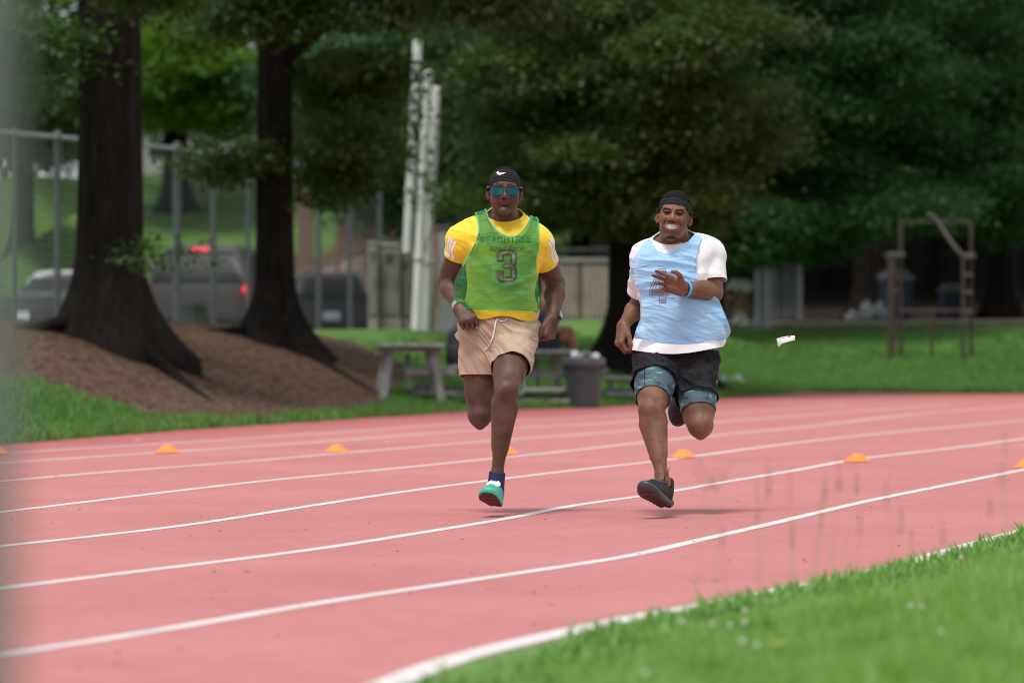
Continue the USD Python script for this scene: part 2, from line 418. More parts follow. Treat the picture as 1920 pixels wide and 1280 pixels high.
def head_local(kind):
    E, C = ell, rc
    low = 0 if kind == 'puffed' else -.008
    pr = [(E((0, .014, .032), (.0735, .094, .084)), 0, '+'),
          (E((0, -.040, -.014), (.0585, .052, .070)), .022, '+'),
          (C((-.020, -.034, -.076 + low), (.020, -.034, -.076 + low), .034), .022, '+'),
          (C((-.056, .004, -.012), (-.040, -.025, -.068 + low), .018, .017), .022, '+'),
          (C((.056, .004, -.012), (.040, -.025, -.068 + low), .018, .017), .022, '+'),
          (E((0, -.072, -.096 + low * 1.3), (.026, .022, .021)), .02, '+'),
          (C((-.044, -.074, .032), (.044, -.074, .032), .0115), .018, '+'),
          (C((-.044, -.064, -.010), (-.03, -.076, -.018), .019, .015), .016, '+'),
          (C((.044, -.064, -.010), (.03, -.076, -.018), .019, .015), .016, '+'),
          (C((0, -.086, .018), (0, -.107, -.020), .0085, .0135), .010, '+'),
          (E((-.0155, -.096, -.0255), (.011, .013, .0095)), .005, '+'),
          (E((.0155, -.096, -.0255), (.011, .013, .0095)), .005, '+'),
          (E((-.0085, -.106, -.035), (.0052, .009, .0045)), .003, '-'),
          (E((.0085, -.106, -.035), (.0052, .009, .0045)), .003, '-')]
    for sx in (-1, 1):
        a = .55 * sx
        Rz = np.array([[math.cos(a), -math.sin(a), 0], [math.sin(a), math.cos(a), 0], [0, 0, 1]])
        pr += [(E((sx * .0805, .014, -.008), (.0085, .021, .033), Rz), .006, '+'), (E((sx * .0885, .004, -.004), (.006, .012, .020), Rz), .004, '-'), (E((sx * .077, .004, -.036), (.007, .009, .011)), .006, '+')]
        pr += [(E((sx * .031, -.094, .008), (.021, .017, .013)), .010, '-')]
    if kind == 'puffed':
        pr += [(E((-.0405, -.054, -.042), (.031, .033, .034)), .016, '+'), (E((.0405, -.054, -.042), (.031, .033, .034)), .016, '+'),
               (C((-.017, -.095, -.045), (.017, -.095, -.045), .0085), .010, '+'), (C((-.013, -.0915, -.0575), (.013, -.0915, -.0575), .0064), .007, '+'),
               (C((-.026, -.1020, -.0515), (.026, -.1020, -.0515), .0016), .004, '-'),
               (C((-.022, -.099, -.072), (.022, -.099, -.072), .0030), .008, '-'),
               (C((-.030, -.094, -.068), (-.020, -.09, -.086), .0035), .006, '-'), (C((.030, -.094, -.068), (.020, -.09, -.086), .0035), .006, '-'),
               (E((0, -.080, -.090), (.023, .018, .018)), .014, '+'),
               (C((-.007, -.090, .026), (-.010, -.090, .044), .0035, .003), .008, '+'), (C((.007, -.090, .026), (.010, -.090, .044), .0035, .003), .008, '+')]
    else:
        pr += [(E((-.040, -.066, -.030), (.025, .022, .020)), .014, '+'), (E((.040, -.066, -.030), (.025, .022, .020)), .014, '+'),
               (E((0, -.086, -.058), (.034, .014, .028)), .014, '+')]
        a = np.linspace(0, 2 * np.pi, 17)
        ring = np.stack([.0325 * np.cos(a), -.1015 + .018 * np.cos(a) ** 2, -.058 + .0150 * np.sin(a) + .007 * np.cos(a) ** 2], 1)
        pr += [(E((0, -.102, -.057), (.031, .024, .0125)), .003, '-')]
        for i_, (p, q) in enumerate(zip(ring[:-1], ring[1:])): pr.append((C(p, q, .0036 if i_ < 8 else .0058), .004, '+'))
        for sx in (-1, 1):
            pr += [(C((sx * .024, -.098, -.024), (sx * .047, -.076, -.056), .0042), .007, '-'), (C((sx * .047, -.076, -.056), (sx * .042, -.07, -.082), .0032), .008, '-'),
                   (E((sx * .031, -.081, .011), (.0155, .0115, .008)), .008, '+'), (C((sx * .013, -.088, .027), (sx * .042, -.080, .031), .007, .006), .010, '+'),
                   (C((sx * .018, -.0985, .0095), (sx * .043, -.0915, .0105), .0034), .004, '-')]
    return pr

def rot3(roll=0, yaw=0, pitch=0):
    cr, sr, cy, sy, cp, sp = math.cos(roll), math.sin(roll), math.cos(yaw), math.sin(yaw), math.cos(pitch), math.sin(pitch)
    Ry = np.array([[cr, 0, sr], [0, 1, 0], [-sr, 0, cr]]); Rz = np.array([[cy, -sy, 0], [sy, cy, 0], [0, 0, 1]]); Rx = np.array([[1, 0, 0], [0, cp, -sp], [0, sp, cp]])
    return Ry @ Rz @ Rx

def folds(v, n, amp, fx=5.0, fz=17.0, seed=0, tilt=0.0, warp=.8, sharp=1.6, fine=.24):
    x, y, z = v.T
    w = warp * meshkit.noise(np.stack([x * 4, y * 4, z * 4], 1), seed + 5)
    q = meshkit.noise(np.stack([x * fx, y * fx * .6 + 3, (z + tilt * x) * fz + w * 3], 1), seed)
    q2 = meshkit.noise(np.stack([x * fx * 1.9, y * fx, (z - tilt * .6 * x) * fz * 2.1 + w * 4], 1), seed + 9)
    r = (1 - np.abs(2 * q - 1)) ** sharp
    q3 = meshkit.noise(np.stack([x * fx * 3.4 + z * 6, y * fx * 2, (z + tilt * 1.3 * x) * fz * 3.4 + w * 5], 1), seed + 17); r3 = (1 - np.abs(2 * q3 - 1)) ** 2
    return v + n * ((r - .4) * amp + (q2 - .5) * amp * .55 + (r3 - .35) * amp * fine)[:, None]

def axis_t(p, a, b):
    a, b = np.asarray(a), np.asarray(b); return ((p - a) @ (b - a)) / ((b - a) @ (b - a))
def axis_d(p, a, b):
    t = np.clip(axis_t(p, a, b), 0, 1); return np.linalg.norm(p - (np.asarray(a) + t[:, None] * (np.asarray(b) - a)), axis=1)

def shift(mesh, t):
    v, f = mesh; return v + vnormals(mesh) * t, f

def smooth_mesh(mesh, it=6, lam=.5):
    v, f = mesh
    from scipy.sparse import coo_matrix
    e = np.vstack([f[:, [0, 1]], f[:, [1, 2]], f[:, [2, 0]]]); n = len(v)
    A = coo_matrix((np.ones(2 * len(e)), (np.r_[e[:, 0], e[:, 1]], np.r_[e[:, 1], e[:, 0]])), (n, n)).tocsr(); A.data[:] = 1
    d = np.asarray(A.sum(1)).ravel() + 1e-9; v = v.copy()
    for k in range(it):
        v += lam * (A @ v / d[:, None] - v); v -= -.0 * v
        if lam > 0: v += -(lam + .03) * (A @ v / d[:, None] - v) if k % 2 else 0
    return v, f

def push_out(mesh, prims, gap, rounds=3):
    """moves cloth outwards until it clears the layer below by gap"""
    v, f = mesh; F = Field(v.min(0) - .03, v.max(0) + .03, .007).add(prims)
    for _ in range(rounds):
        n = vnormals((v, f)); d = F.sample(v); v = v + n * np.maximum(0, gap - d)[:, None]
    return v, f

def rounded(poly, it=2):
    p = np.asarray(poly, float)
    for _ in range(it):
        q = np.roll(p, -1, 0); p = np.stack([p * .75 + q * .25, p * .25 + q * .75], 1).reshape(-1, 2)
    return p

class Projector:
    """drops flat print onto the front (camera-facing) side of a garment"""
    def __init__(s, mesh): s.m = trimesh.Trimesh(*mesh, process=False)
    def __call__(s, mesh, off=.0018):
        v, f = mesh; o = v.copy(); o[:, 1] = s.m.bounds[0, 1] - .5
        loc, ri, ti = s.m.ray.intersects_location(o, np.tile([0, 1.0, 0], (len(v), 1)), multiple_hits=False)
        y = np.full(len(v), np.nan); y[ri] = loc[:, 1]
        ok = ~np.isnan(y); y[~ok] = np.nanmean(y) if ok.any() else 0
        v = v.copy(); v[:, 1] = y - off
        return compact(v, f[ok[f].all(1)])

def flat(geom, size=.006):
    """shapely geometry in (x, z) as a finely divided flat mesh in the xz plane"""
    ms = []
    for g in getattr(geom, 'geoms', [geom]):
        if g.area < 1e-9: continue
        v, f = trimesh.creation.triangulate_polygon(g, engine='earcut')
        v = np.column_stack([v, np.zeros(len(v))])
        v, f = trimesh.remesh.subdivide_to_size(v, f, size, max_iter=12)
        ms.append((np.stack([v[:, 0], np.zeros(len(v)), v[:, 1]], 1), f[:, ::-1]))
    return join(ms)

def text_flat(text, height, bold=False, size=.006):
    m = meshkit.text_mesh(text, height, .002, bold)
    cap = m.face_normals[:, 2] > .5
    v, f = compact(np.array(m.vertices), np.array(m.faces)[cap])
    v, f = trimesh.remesh.subdivide_to_size(v, f, size, max_iter=12)
    return np.stack([v[:, 0], np.zeros(len(v)), v[:, 1]], 1), f[:, ::-1]

def shoe(t, foot, R, mats, sole_name='sole', sock=None, scale=1.0, laces_up=False, holes=False):
    """foot: ankle position; R columns = (lateral, toe, up) directions"""
    up_m, mid_m, out_m, lace_m = mats[:4]
    R = np.asarray(R, float); A = np.asarray(foot, float)
    W = lambda m: (arr(m)[0] * scale @ R.T + A, arr(m)[1])
    # outline of the sole seen from below (x lateral, y towards the toe), heel at y=-.07
    outl = np.array([(-.026, -.075), (0, -.085), (.026, -.075), (.032, -.04), (.030, .02), (.040, .09), (.046, .13), (.040, .17), (.018, .197), (-.006, .2), (-.03, .187), (-.046, .15), (-.047, .105), (-.038, .03), (-.032, -.04)])
    outl = spline(np.vstack([outl, outl[:1]]), 48)[:-1]
    def slab(z0, z1, grow0, grow1, n=5):
        vs, fs = [], []; k = len(outl); c = outl.mean(0)
        for i in range(n + 1):
            u = i / n; g = grow0 + (grow1 - grow0) * u + .004 * math.sin(u * math.pi)
            p = Polygon(outl).buffer(g); q = np.array(p.exterior.coords)[:-1]
            ln = LineString(list(p.exterior.coords)); q = np.array([ln.interpolate(s_, normalized=True).coords[0] for s_ in np.linspace(0, 1, 60, endpoint=False)])
            z = z0 + (z1 - z0) * u
            rock = .03 * np.clip((q[:, 1] - .09) / .11, 0, 1) ** 2 + .012 * np.clip((-.03 - q[:, 1]) / .05, 0, 1) ** 2
            vs.append(np.column_stack([q, np.full(len(q), z) + rock]))
        m = len(vs[0]); v = np.vstack(vs)
        i, j = np.meshgrid(np.arange(n), np.arange(m), indexing='ij')
        qd = np.stack([i * m + j, i * m + (j + 1) % m, (i + 1) * m + (j + 1) % m, (i + 1) * m + j], -1).reshape(-1, 4)
        if Polygon(outl).exterior.is_ccw is False: qd = qd[:, ::-1]
        f = np.vstack([qd[:, [0, 1, 2]], qd[:, [0, 2, 3]]])
        for base, ring in ((0, vs[0]), (n * m, vs[-1])):
            prev = base + np.arange(m); c2 = np.array([0, .055, 0]); zb = ring[:, 2].min()
            for u in (.7, .4, .12, .01):
                q = ring.copy(); q[:, :2] = c2[:2] + (ring[:, :2] - c2[:2]) * [u, u]
                q[:, 2] = zb + .03 * np.clip((q[:, 1] - .09) / .11, 0, 1) ** 2 + .012 * np.clip((-.03 - q[:, 1]) / .05, 0, 1) ** 2
                cur = len(v) + np.arange(m); v = np.vstack([v, q]); j2 = np.arange(m); k2 = (j2 + 1) % m
                q4 = np.stack([prev[j2], prev[k2], cur[k2], cur[j2]], 1)
                if base == 0: q4 = q4[:, ::-1]
                f = np.vstack([f, q4[:, [0, 1, 2]], q4[:, [0, 2, 3]]]); prev = cur
        return v, f
    F = Field((-.07, -.11, -.1), (.07, .22, .06), .004)
    F.add([(ell((0, -.035, -.045), (.034, .046, .055)), 0, '+'), (rc((0, -.02, -.058), (0, .12, -.062), .036, .040), .02, '+'), (ell((0, .135, -.062), (.044, .058, .036)), .02, '+'),
           (rc((0, -.01, -.02), (0, .10, -.048), .033, .028), .025, '+'), (rc((0, -.045, -.02), (0, -.05, .012), .03, .03), .02, '+'),
           (rc((0, -.012, -.005), (0, -.02, .08), .036, .04), .006, '-'), (ell((0, .06, -.135), (.1, .2, .055)), 0, '-')])
    um = F.mesh(); yy_ = um[0][:, 1]; um = clip(um, um[0][:, 2] + .080 - .03 * np.clip((yy_ - .09) / .11, 0, 1) ** 2 - .012 * np.clip((-.03 - yy_) / .05, 0, 1) ** 2)
    p = part(t, 'shoe', W(um), up_m, 60, True)
    mid = slab(-.093, -.068, .003, -.001)
    part(p, 'midsole', W(mid), mid_m, 40, True)
    out = slab(-.1, -.0928, -.005, .0015, 2)
    part(p, 'outsole', W(out), out_m, 40, True)
    gr = []
    for k in range(7):
        y = -.05 + k * .036
        gr.append(bx((-.016, y, -.1005 + .03 * max(0, (y - .09) / .11) ** 2 + .012 * max(0, (-.03 - y) / .05) ** 2), (.026, .007, .003), rotm([0, 0, 1], .35)))
        gr.append(bx((.016, y, -.1005 + .03 * max(0, (y - .09) / .11) ** 2 + .012 * max(0, (-.03 - y) / .05) ** 2), (.026, .007, .003), rotm([0, 0, 1], -.35)))
    part(p, 'tread', W(join(gr)), mats[4], 40, True)
    Fp = trimesh.Trimesh(*um, process=False)
    lc = []
    for k in range(7):
        y = .028 + k * .0135; sgn = 1 if k % 2 else -1
        pts = []
        for u in np.linspace(-1, 1, 9):
            pts.append((u * .027, y + sgn * u * .005, 0.03))
        pts = np.array(pts)
        loc, ri, ti = Fp.ray.intersects_location(pts, np.tile([0, 0, -1.0], (9, 1)), multiple_hits=False)
        q = pts.copy(); q[ri, 2] = loc[:, 2] + .003; q = q[ri[np.argsort(ri)]] if len(ri) > 4 else None
        if q is not None and len(q) > 4: lc.append(tube(q, .0034, 6))
    for sx in (-1, 1):
        if laces_up: lc.append(tube(spline([(-.018, .03, .0), (-.024 + sx * .004, .034, .022), (-.028 + sx * .008, .036, .042), (-.026 + sx * .012, .034, .062)], 10), .0018, 6))
        else: lc.append(tube(spline([(0, .03, -.002), (sx * .02, .045, .006), (sx * .03, .06, -.008), (sx * .012, .045, .0), (0, .03, 0)], 14), .0032, 6))
    part(p, 'lace', W(join(lc)), lace_m, 40, True)
    if laces_up is False or True:
        tongue = ell_mesh((0, .022, .005), (.021, .010, .028), rotm([1, 0, 0], .5)) if laces_up else join([ell_mesh((0, .022, .004), (.024, .012, .03), rotm([1, 0, 0], .5)), ell_mesh((0, .058, -.010), (.025, .050, .013), rotm([1, 0, 0], -.36))])
        part(p, 'tongue', W(tongue), lace_m if not laces_up else up_m, 60, True)
    return p

def ell_mesh(c, r, M=None, sub=3):
    m = trimesh.creation.icosphere(sub, 1.0); m.apply_scale(r)
    if M is not None: m.apply_transform(M)
    m.apply_translation(c); return m

def band(t, name, wr, el, r, w, mat_, thick=.003, sides=40, squash=.8, off=0.0, roll=None):
    """a strap round a limb at wr, axis towards el"""
    ax = unit(np.asarray(el) - wr); c = np.asarray(wr) + ax * off
    a = unit(np.cross(ax, [0, 1, 0])) if roll is None else unit(np.asarray(roll) - ax * (np.asarray(roll) @ ax)); b = np.cross(ax, a)
    prof = [(r, -w / 2), (r + thick, -w / 2), (r + thick, w / 2), (r, w / 2), (r, -w / 2)]
    v, f = lathe(prof, sides); v = c + v[:, :1] * a + v[:, 1:2] * b * squash + v[:, 2:] * ax
    return part(t, name, (v, f), mat_, 40, True)

def skin_mat(name, col, red):
    return usdkit.material(stage, LK + name, {
        'g': ('geometry', {}), 'n': ('noise_texture', {'scale': 14.0, 'detail': 5.0, 'roughness': .6}),
        'r': ('rgb_ramp', {'ramp': [(.28, tuple(c * .68 for c in col)), (.5, tuple(c * 1.08 for c in col)), (.75, tuple(min(1, c * 1.32) for c in red))]}),
        'bn': ('noise_texture', {'scale': 260.0, 'detail': 2.0}), 'b': ('bump', {'strength': .4, 'distance': .003}),
        'n2': ('noise_texture', {'scale': 30.0, 'detail': 3.0}), 'mr': ('map_range', {'from_min': .3, 'from_max': .7, 'to_min': .46, 'to_max': .64}),
        'p': ('principled_bsdf', {'specular_ior_level': .38, 'subsurface_weight': .25, 'subsurface_scale': .006, 'subsurface_radius': (1, .35, .2), 'coat_weight': .0})},
        [('g.position', 'n.vector'), ('g.position', 'bn.vector'), ('g.position', 'n2.vector'), ('n.fac', 'r.fac'), ('r.color', 'p.base_color'), ('bn.fac', 'b.height'), ('b.normal', 'p.normal'), ('n2.fac', 'mr.value'), ('mr.result', 'p.roughness')], surface='p.BSDF')

def mesh_cloth(name, col, see, weave=900.0, tilt=.3):
    return usdkit.material(stage, LK + name, {
        'g': ('geometry', {}), 'bn': ('noise_texture', {'scale': weave, 'detail': 2.0}), 'b': ('bump', {'strength': .35, 'distance': .002}),
        'mw': ('mapping', {'scale': (6, 6, 24), 'rotation': (0, tilt, 0)}), 'nw': ('noise_texture', {'scale': 1.0, 'detail': 3.0, 'roughness': .5, 'distortion': .8}), 'bw': ('bump', {'strength': .9, 'distance': .016}),
        'n': ('noise_texture', {'scale': 7.0, 'detail': 3.0}), 'mr': ('map_range', {'from_min': .3, 'from_max': .7, 'to_min': see * .75, 'to_max': see * 1.2}),
        'p': ('principled_bsdf', {'base_color': col, 'roughness': .5, 'specular_ior_level': .45, 'sheen_weight': .3}), 'tl': ('translucent_bsdf', {'color': col}), 'm0': ('mix_closure', {'fac': .12}),
        't': ('transparent_bsdf', {'color': tuple(min(1.0, .55 + .5 * c / max(col)) for c in col)}), 'm': ('mix_closure', {})},
        [('g.position', 'bn.vector'), ('bn.fac', 'b.height'), ('g.position', 'mw.vector'), ('mw.vector', 'nw.vector'), ('nw.fac', 'bw.height'), ('bw.normal', 'b.normal'), ('b.normal', 'p.normal'), ('g.position', 'n.vector'), ('n.fac', 'mr.value'), ('mr.result', 'm.fac'), ('p.BSDF', 'm0.closure1'), ('tl.BSDF', 'm0.closure2'), ('m0.closure', 'm.closure1'), ('t.BSDF', 'm.closure2')], surface='m.closure')

def camo_mat(name, cols, scale=(9, 9, 22), rough=.7):
    n = len(cols)
    return usdkit.material(stage, LK + name, {
        'g': ('geometry', {}), 'mp': ('mapping', {'scale': scale}), 'n': ('noise_texture', {'scale': 1.6, 'detail': 2.5, 'roughness': .5}),
        'r': ('rgb_ramp', {'ramp': [(.0, cols[0])] + [(.4 + .2 * i / max(1, n - 2), c) for i, c in enumerate(cols[1:])], 'interpolate': False}),
        'bn': ('noise_texture', {'scale': 700.0}), 'b': ('bump', {'strength': .2, 'distance': .002}),
        'p': ('principled_bsdf', {'roughness': rough, 'specular_ior_level': .2})},
        [('g.position', 'mp.vector'), ('mp.vector', 'n.vector'), ('n.fac', 'r.fac'), ('r.color', 'p.base_color'), ('g.position', 'bn.vector'), ('bn.fac', 'b.height'), ('b.normal', 'p.normal')], surface='p.BSDF')

M = {}
M['black_cloth'] = mat('black_cloth', (.010, .010, .011), .8, .2, 40, .2, 800, spec=.25)
M['hair'] = mat('hair', (.010, .008, .008), .95, .3, 300, .9, 420, spec=.2)
M['white'] = mat('white_print', (.78, .78, .78), .6)
M['lace_white'] = mat('lace_white', (.8, .8, .8), .8, .08, 60, .3, 400)
M['rubber_black'] = mat('rubber_black', (.02, .02, .022), .6, .2, 60, .2, 500)
M['dark'] = mat('mouth_dark', (.02, .006, .006), .6)
M['tooth'] = mat('tooth', (.75, .73, .68), .25, spec=.6)

class Runner:
    def __init__(s, name, label, Y0, base_px, group='runners racing down the red track'):
        s.Y0 = Y0
        s.t = thing(name, label, 'person', at(base_px[0], base_px[1], Y0) * [1, 1, 0])
    def P(s, px, py, d=0.0): return at(px, py, s.Y0 + d)
    def px(s, v):                                   # photograph coordinates of points, as flat (x, z) cloth pattern
        return np.column_stack([960 + v[:, 0] * FPX / v[:, 1], HOR - (v[:, 2] - EYE) * FPX / v[:, 1]])
    def body(s, prims, hands, neck_z, headbox, skin):
        lo = np.min([p[0][1] for p in prims], 0) - .02; hi = np.max([p[0][2] for p in prims], 0) + .02
        def hr(v, h):
            wr, ax, c = h; return np.minimum((v - wr) @ ax + .012, .17 - np.linalg.norm(v - wr, axis=1))
        ms = []
        main = Field(lo, hi, .0042).add(prims).mesh()
        sc = np.minimum(neck_z + .0015 - main[0][:, 2], .3)
        for h in hands: sc = np.minimum(sc, -hr(main[0], h) + .0015)
        ms.append(clip(main, sc))
        F = Field(headbox[0], headbox[1], .0023).add(prims); hm = F.mesh()
        s.head = clip(hm, hm[0][:, 2] - neck_z); ms.append(s.head); s.headF = F
        s.hand = []
        for h in hands:
            F = Field(h[0] - .19, h[0] + .19, .0024).add(prims); m = F.mesh()
            m = clip(m, hr(m[0], h)); ms.append(m); s.hand.append(m)
        part(s.t, 'body', join(ms), skin, True, True)
        s.main = main

def garment(prims, inflate, lo, hi, h=.005):
    return Field(lo, hi, h).add(prims, inflate).mesh()

def bounds(prims, pad=.05):
    return np.min([p[0][1] for p in prims], 0) - pad, np.max([p[0][2] for p in prims], 0) + pad

def arm_cut(v, sh, el, t_hem, torso, tilt=0.0):
    """positive where cloth stays: cuts the sleeve across the arm, leaves the torso alone"""
    ta = axis_t(v, sh, el); L = np.linalg.norm(np.asarray(el) - sh)
    near = axis_d(v, sh, el); F = Field(v.min(0) - .02, v.max(0) + .02, .012).add(torso); dt = F.sample(v)
    plane = (t_hem - ta) * L
    return np.where((near - .07 < dt) & (ta > .12), plane, .2)

def digit(which, w, h):
    st = w * .30
    if which == '4':
        p = Polygon([(w * .48, h), (w * .85, h), (w * .85, h * .42), (w, h * .42), (w, h * .24), (w * .85, h * .24), (w * .85, 0), (w * .5, 0), (w * .5, h * .24), (0, h * .24), (0, h * .42)])
        return p.difference(Polygon([(w * .5, h * .42), (w * .5, h * .72), (w * .27, h * .42)]))
    c = w * .18
    o = Polygon([(c, 0), (w - c, 0), (w, c), (w, h * .5 - c * .7), (w - c * .7, h * .5), (w, h * .5 + c * .7), (w, h - c), (w - c, h), (c, h), (0, h - c), (0, h * .66), (st * 1.1, h * .66), (st * 1.1, h - st * .9), (w - st, h - st * .9), (w - st, h * .5 + st * .42), (w * .34, h * .5 + st * .42), (w * .34, h * .5 - st * .42), (w - st, h * .5 - st * .42), (w - st, st * .9), (st * 1.1, st * .9), (st * 1.1, h * .34), (0, h * .34), (0, c)])
    return o.buffer(0)

def head_parts(r, c, R, s, band_hi, hair_m, logo=None):
    """hair, headband and brows, cut from the head's own surface"""
    hv, hf = r.head; L = ((hv - c) @ R) / s; x, y, z = L.T
    ears = np.abs(x) - .0865
    lo_s = z - (.052 - .50 * (y + .085)); hi_s = (band_hi - .30 * (y + .085)) - z
    sc = np.minimum(np.minimum(lo_s, hi_s), .0865 - np.abs(x))
    bm = shift(clip(smooth_mesh(r.head, 3), sc * s), .0032)
    v, f = bm; n = vnormals(bm); Lb = ((v - c) @ R) / s
    u = Lb[:, 2] + .45 * Lb[:, 1]
    v = v + n * (.0012 * np.sin(u * 330 + 2 * np.sin(Lb[:, 0] * 30)))[:, None]
    hb = part(r.t, 'headband', solidify((v, f), .004), M['black_cloth'], 50, True)
    hairm = clip(r.head, np.minimum(-hi_s + .004, z - .0) * s)
    v, f = shift(hairm, .0015); n = vnormals((v, f))
    v = v + n * (.0045 * meshkit.noise(v * 190, 4) + .003 * meshkit.noise(v * 380, 6))[:, None]
    part(r.t, 'hair', solidify((v, f), .006), hair_m, True, True)
    return hb, bm

# =================================================================== runner in the green bib
def green_runner():
    r = Runner('person', 'runner in green mesh bib over yellow shirt, tan shorts and blue mirrored sunglasses', FPX / 394.0, (935, 963))
    P, t = r.P, r.t
    skin = skin_mat('skin_deep', (.080, .038, .026), (.112, .055, .038))
    shR, elR, wrR = P(868, 452, 0), P(838, 528, .14), P(863, 578, -.07)
    shL, elL, wrL = P(1007, 461, .02), P(1041, 531, .18), P(1037, 598, .02)
    hipR, knR, anR = P(903, 632, .05), P(900, 776, .0), P(942, 712, .36)
    hipL, knL, anL = P(966, 630, .05), P(950, 730, -.30), P(930, 907, -.27)
    hc = P(946, 359, -.06); HR = rot3(roll=.02, yaw=.02, pitch=.05); hs = .97
    torso = [(ell(P(944, 480, .0), (.172, .115, .17)), 0, '+'),
             (rc(P(889, 448, .01), P(997, 453, .01), .072), .05, '+'),
             (ell(P(938, 548, .0), (.148, .106, .17)), .06, '+'),
             (ell(P(934, 615, .04), (.158, .118, .11)), .06, '+'),
             (rc(P(926, 416, .02), P(882, 437, .015), .045, .052), .03, '+'), (rc(P(964, 417, .02), P(1000, 443, .015), .043, .046), .03, '+')]
    neck = [(rc(P(945, 432, .01), P(946, 385, -.015), .061, .057), .03, '+'), (rc(P(925, 430, -.03), P(938, 392, -.035), .022, .02), .03, '+'), (rc(P(966, 430, -.03), P(954, 392, -.035), .022, .02), .03, '+')]
    arms = arm_prims(shR, elR, wrR, 1.04) + arm_prims(shL, elL, wrL, 1.04)
    legs = leg_prims(hipR, knR, anR, 1.0, -1, np.array([0, -.6, -.8])) + leg_prims(hipL, knL, anL, 1.0, 1)
    fist = [(1.25, 1.55, .9)] * 3 + [(1.2, 1.5, .9)]
    h1, th1, fr1 = hand_prims(wrR, (.42, -.62, -.62), (-.25, -.45, .85), (1, 0, .2), fist, s=1.0, thumb=[(.024, .032, -.012), (.058, .046, -.022), (.088, .040, -.038), (.108, .026, -.048)])
    h2, th2, fr2 = hand_prims(wrL, (-.22, -.30, -.93), (.80, -.55, .12), (-1, -.5, 0), fist, s=1.0, thumb=[(.024, .030, -.010), (.058, .044, -.012), (.090, .042, -.024), (.112, .034, -.036)])
    head = inv_frame(head_local('puffed'), hc, HR, hs)
    prims = torso + neck + arms + legs + [(p[0], .012 if i == 0 else p[1], p[2]) for i, p in enumerate(head)] + h1 + h2
    nz = P(0, 398, 0)[2]
    r.body(prims, [(wrR, unit(wrR - elR), 0), (wrL, unit(wrL - elL), 0)], nz, (hc - [.13, .15, .17], hc + [.13, .16, .16]), skin)
    hb, bm = head_parts(r, hc, HR, hs, .130, M['hair'])
    # swoosh on the headband
    a = spline([(-.021, .006), (-.018, -.001), (-.012, -.0025), (.004, .002), (.026, .0095)], 20); b = spline([(.026, .0095), (.006, .0045), (-.008, .0035), (-.0145, .0055), (-.0165, .0105)], 20)
    sw = Polygon(np.vstack([a, b, [(-.0205, .009)]])).buffer(0)
    m = flat(sw.buffer(.0008), .003); m = (m[0] * 1.22 + P(942, 328, 0) * [1, 0, 1], m[1])
    part(hb, 'logo', Projector(bm)(m, .0028), M['white'], True, True, label='white tick logo printed on the headband')
    # lips, brows
    hv = r.head[0]; L = ((hv - hc) @ HR) / hs; x, y, z = L.T
    lip_m = mat('lip_dark', (.070, .034, .028), .45, .15, 90)
    lip = np.where(y < -.07, .0095 - np.abs(z + .0515) - .18 * np.abs(x) * (1 + 6 * np.abs(x)), -1)
    lip = np.minimum(lip, .024 - np.abs(x)); part(t, 'lips', shift(clip(r.head, lip), .0005), lip_m, True, True)
    brow_m = mat('brow', (.02, .012, .01), .85, .3, 400)
    zb = .036 + .22 * (np.abs(x) - .022); br = np.where(y < -.05, .0035 - np.abs(z - zb), -1); br = np.minimum(br, np.minimum(np.abs(x) - .014, .05 - np.abs(x)))
    [part(t, 'eyebrow', shift(clip(r.head, np.minimum(br, x * sx)), .0006), brow_m, True, True) for sx in (-1, 1)]
    # sunglasses
    fr_m = mat('frame_black', (.015, .015, .018), .3, coat=.5)
    lens_m = usdkit.material(stage, LK + 'mirror_lens', {
        'g': ('geometry', {}), 'mp': ('mapping', {'scale': (16, 16, 16)}), 'n': ('noise_texture', {'scale': 1.6, 'detail': 1.0}), 'lw': ('layer_weight', {'blend': .35}), 'ad': ('math', {'math_type': 'multiply_add', 'value2': .55, 'value3': 0.0}),
        'ad2': ('math', {'math_type': 'add'}),
        'r': ('rgb_ramp', {'ramp': [(.15, (.0, .30, .20)), (.38, (.0, .16, .42)), (.62, (.02, .05, .55)), (.9, (.20, .03, .45))]}),
        'p': ('principled_bsdf', {'metallic': .85, 'roughness': .12, 'coat_weight': .5})},
        [('g.position', 'mp.vector'), ('mp.vector', 'n.vector'), ('n.fac', 'ad.value1'), ('lw.facing', 'ad2.value1'), ('ad.value', 'ad2.value2'), ('ad2.value', 'r.fac'), ('r.color', 'p.base_color')], surface='p.BSDF')
    W = lambda m: (arr(m)[0] * hs @ HR.T + hc, arr(m)[1])
    def wrap(poly, rad, yc=-.004, bulge=.0, size=.004):
        v, f = flat(poly, size); th = v[:, 0] / rad
        return np.column_stack([rad * np.sin(th), yc - rad * np.cos(th) - .012 - bulge * np.cos(v[:, 2] * 60), v[:, 2]]), f
    sg = part(t, 'sunglasses', W(solidify(wrap(Polygon([(-.0045, .020), (.0045, .020), (.0045, .012), (-.0045, .012)]).union(LineString([(-.078, .0225), (-.04, .0205), (0, .017), (.04, .0205), (.078, .0225)]).buffer(.0022)), .092, bulge=.001), .004)), fr_m, 50, True)
    for sx in (-1, 1):
        q = np.array([(.006, .017), (.03, .0205), (.055, .0215), (.073, .0215), (.075, .014), (.068, -.003), (.050, -.0165), (.031, -.0165), (.016, -.006), (.008, .006)])
        lp = Polygon(spline(np.vstack([q, q[:1]]), 60)[:-1] * [sx, 1]).buffer(0)
        part(sg, 'lens', W(solidify(wrap(lp, .092), .002)), lens_m, True, True)
        part(sg, 'temple', W(tube([(sx * .0745, -.058, .0215), (sx * .083, -.03, .019), (sx * .0855, .01, .015), (sx * .084, .035, .0)], .0028, 6)), fr_m, 50, True)
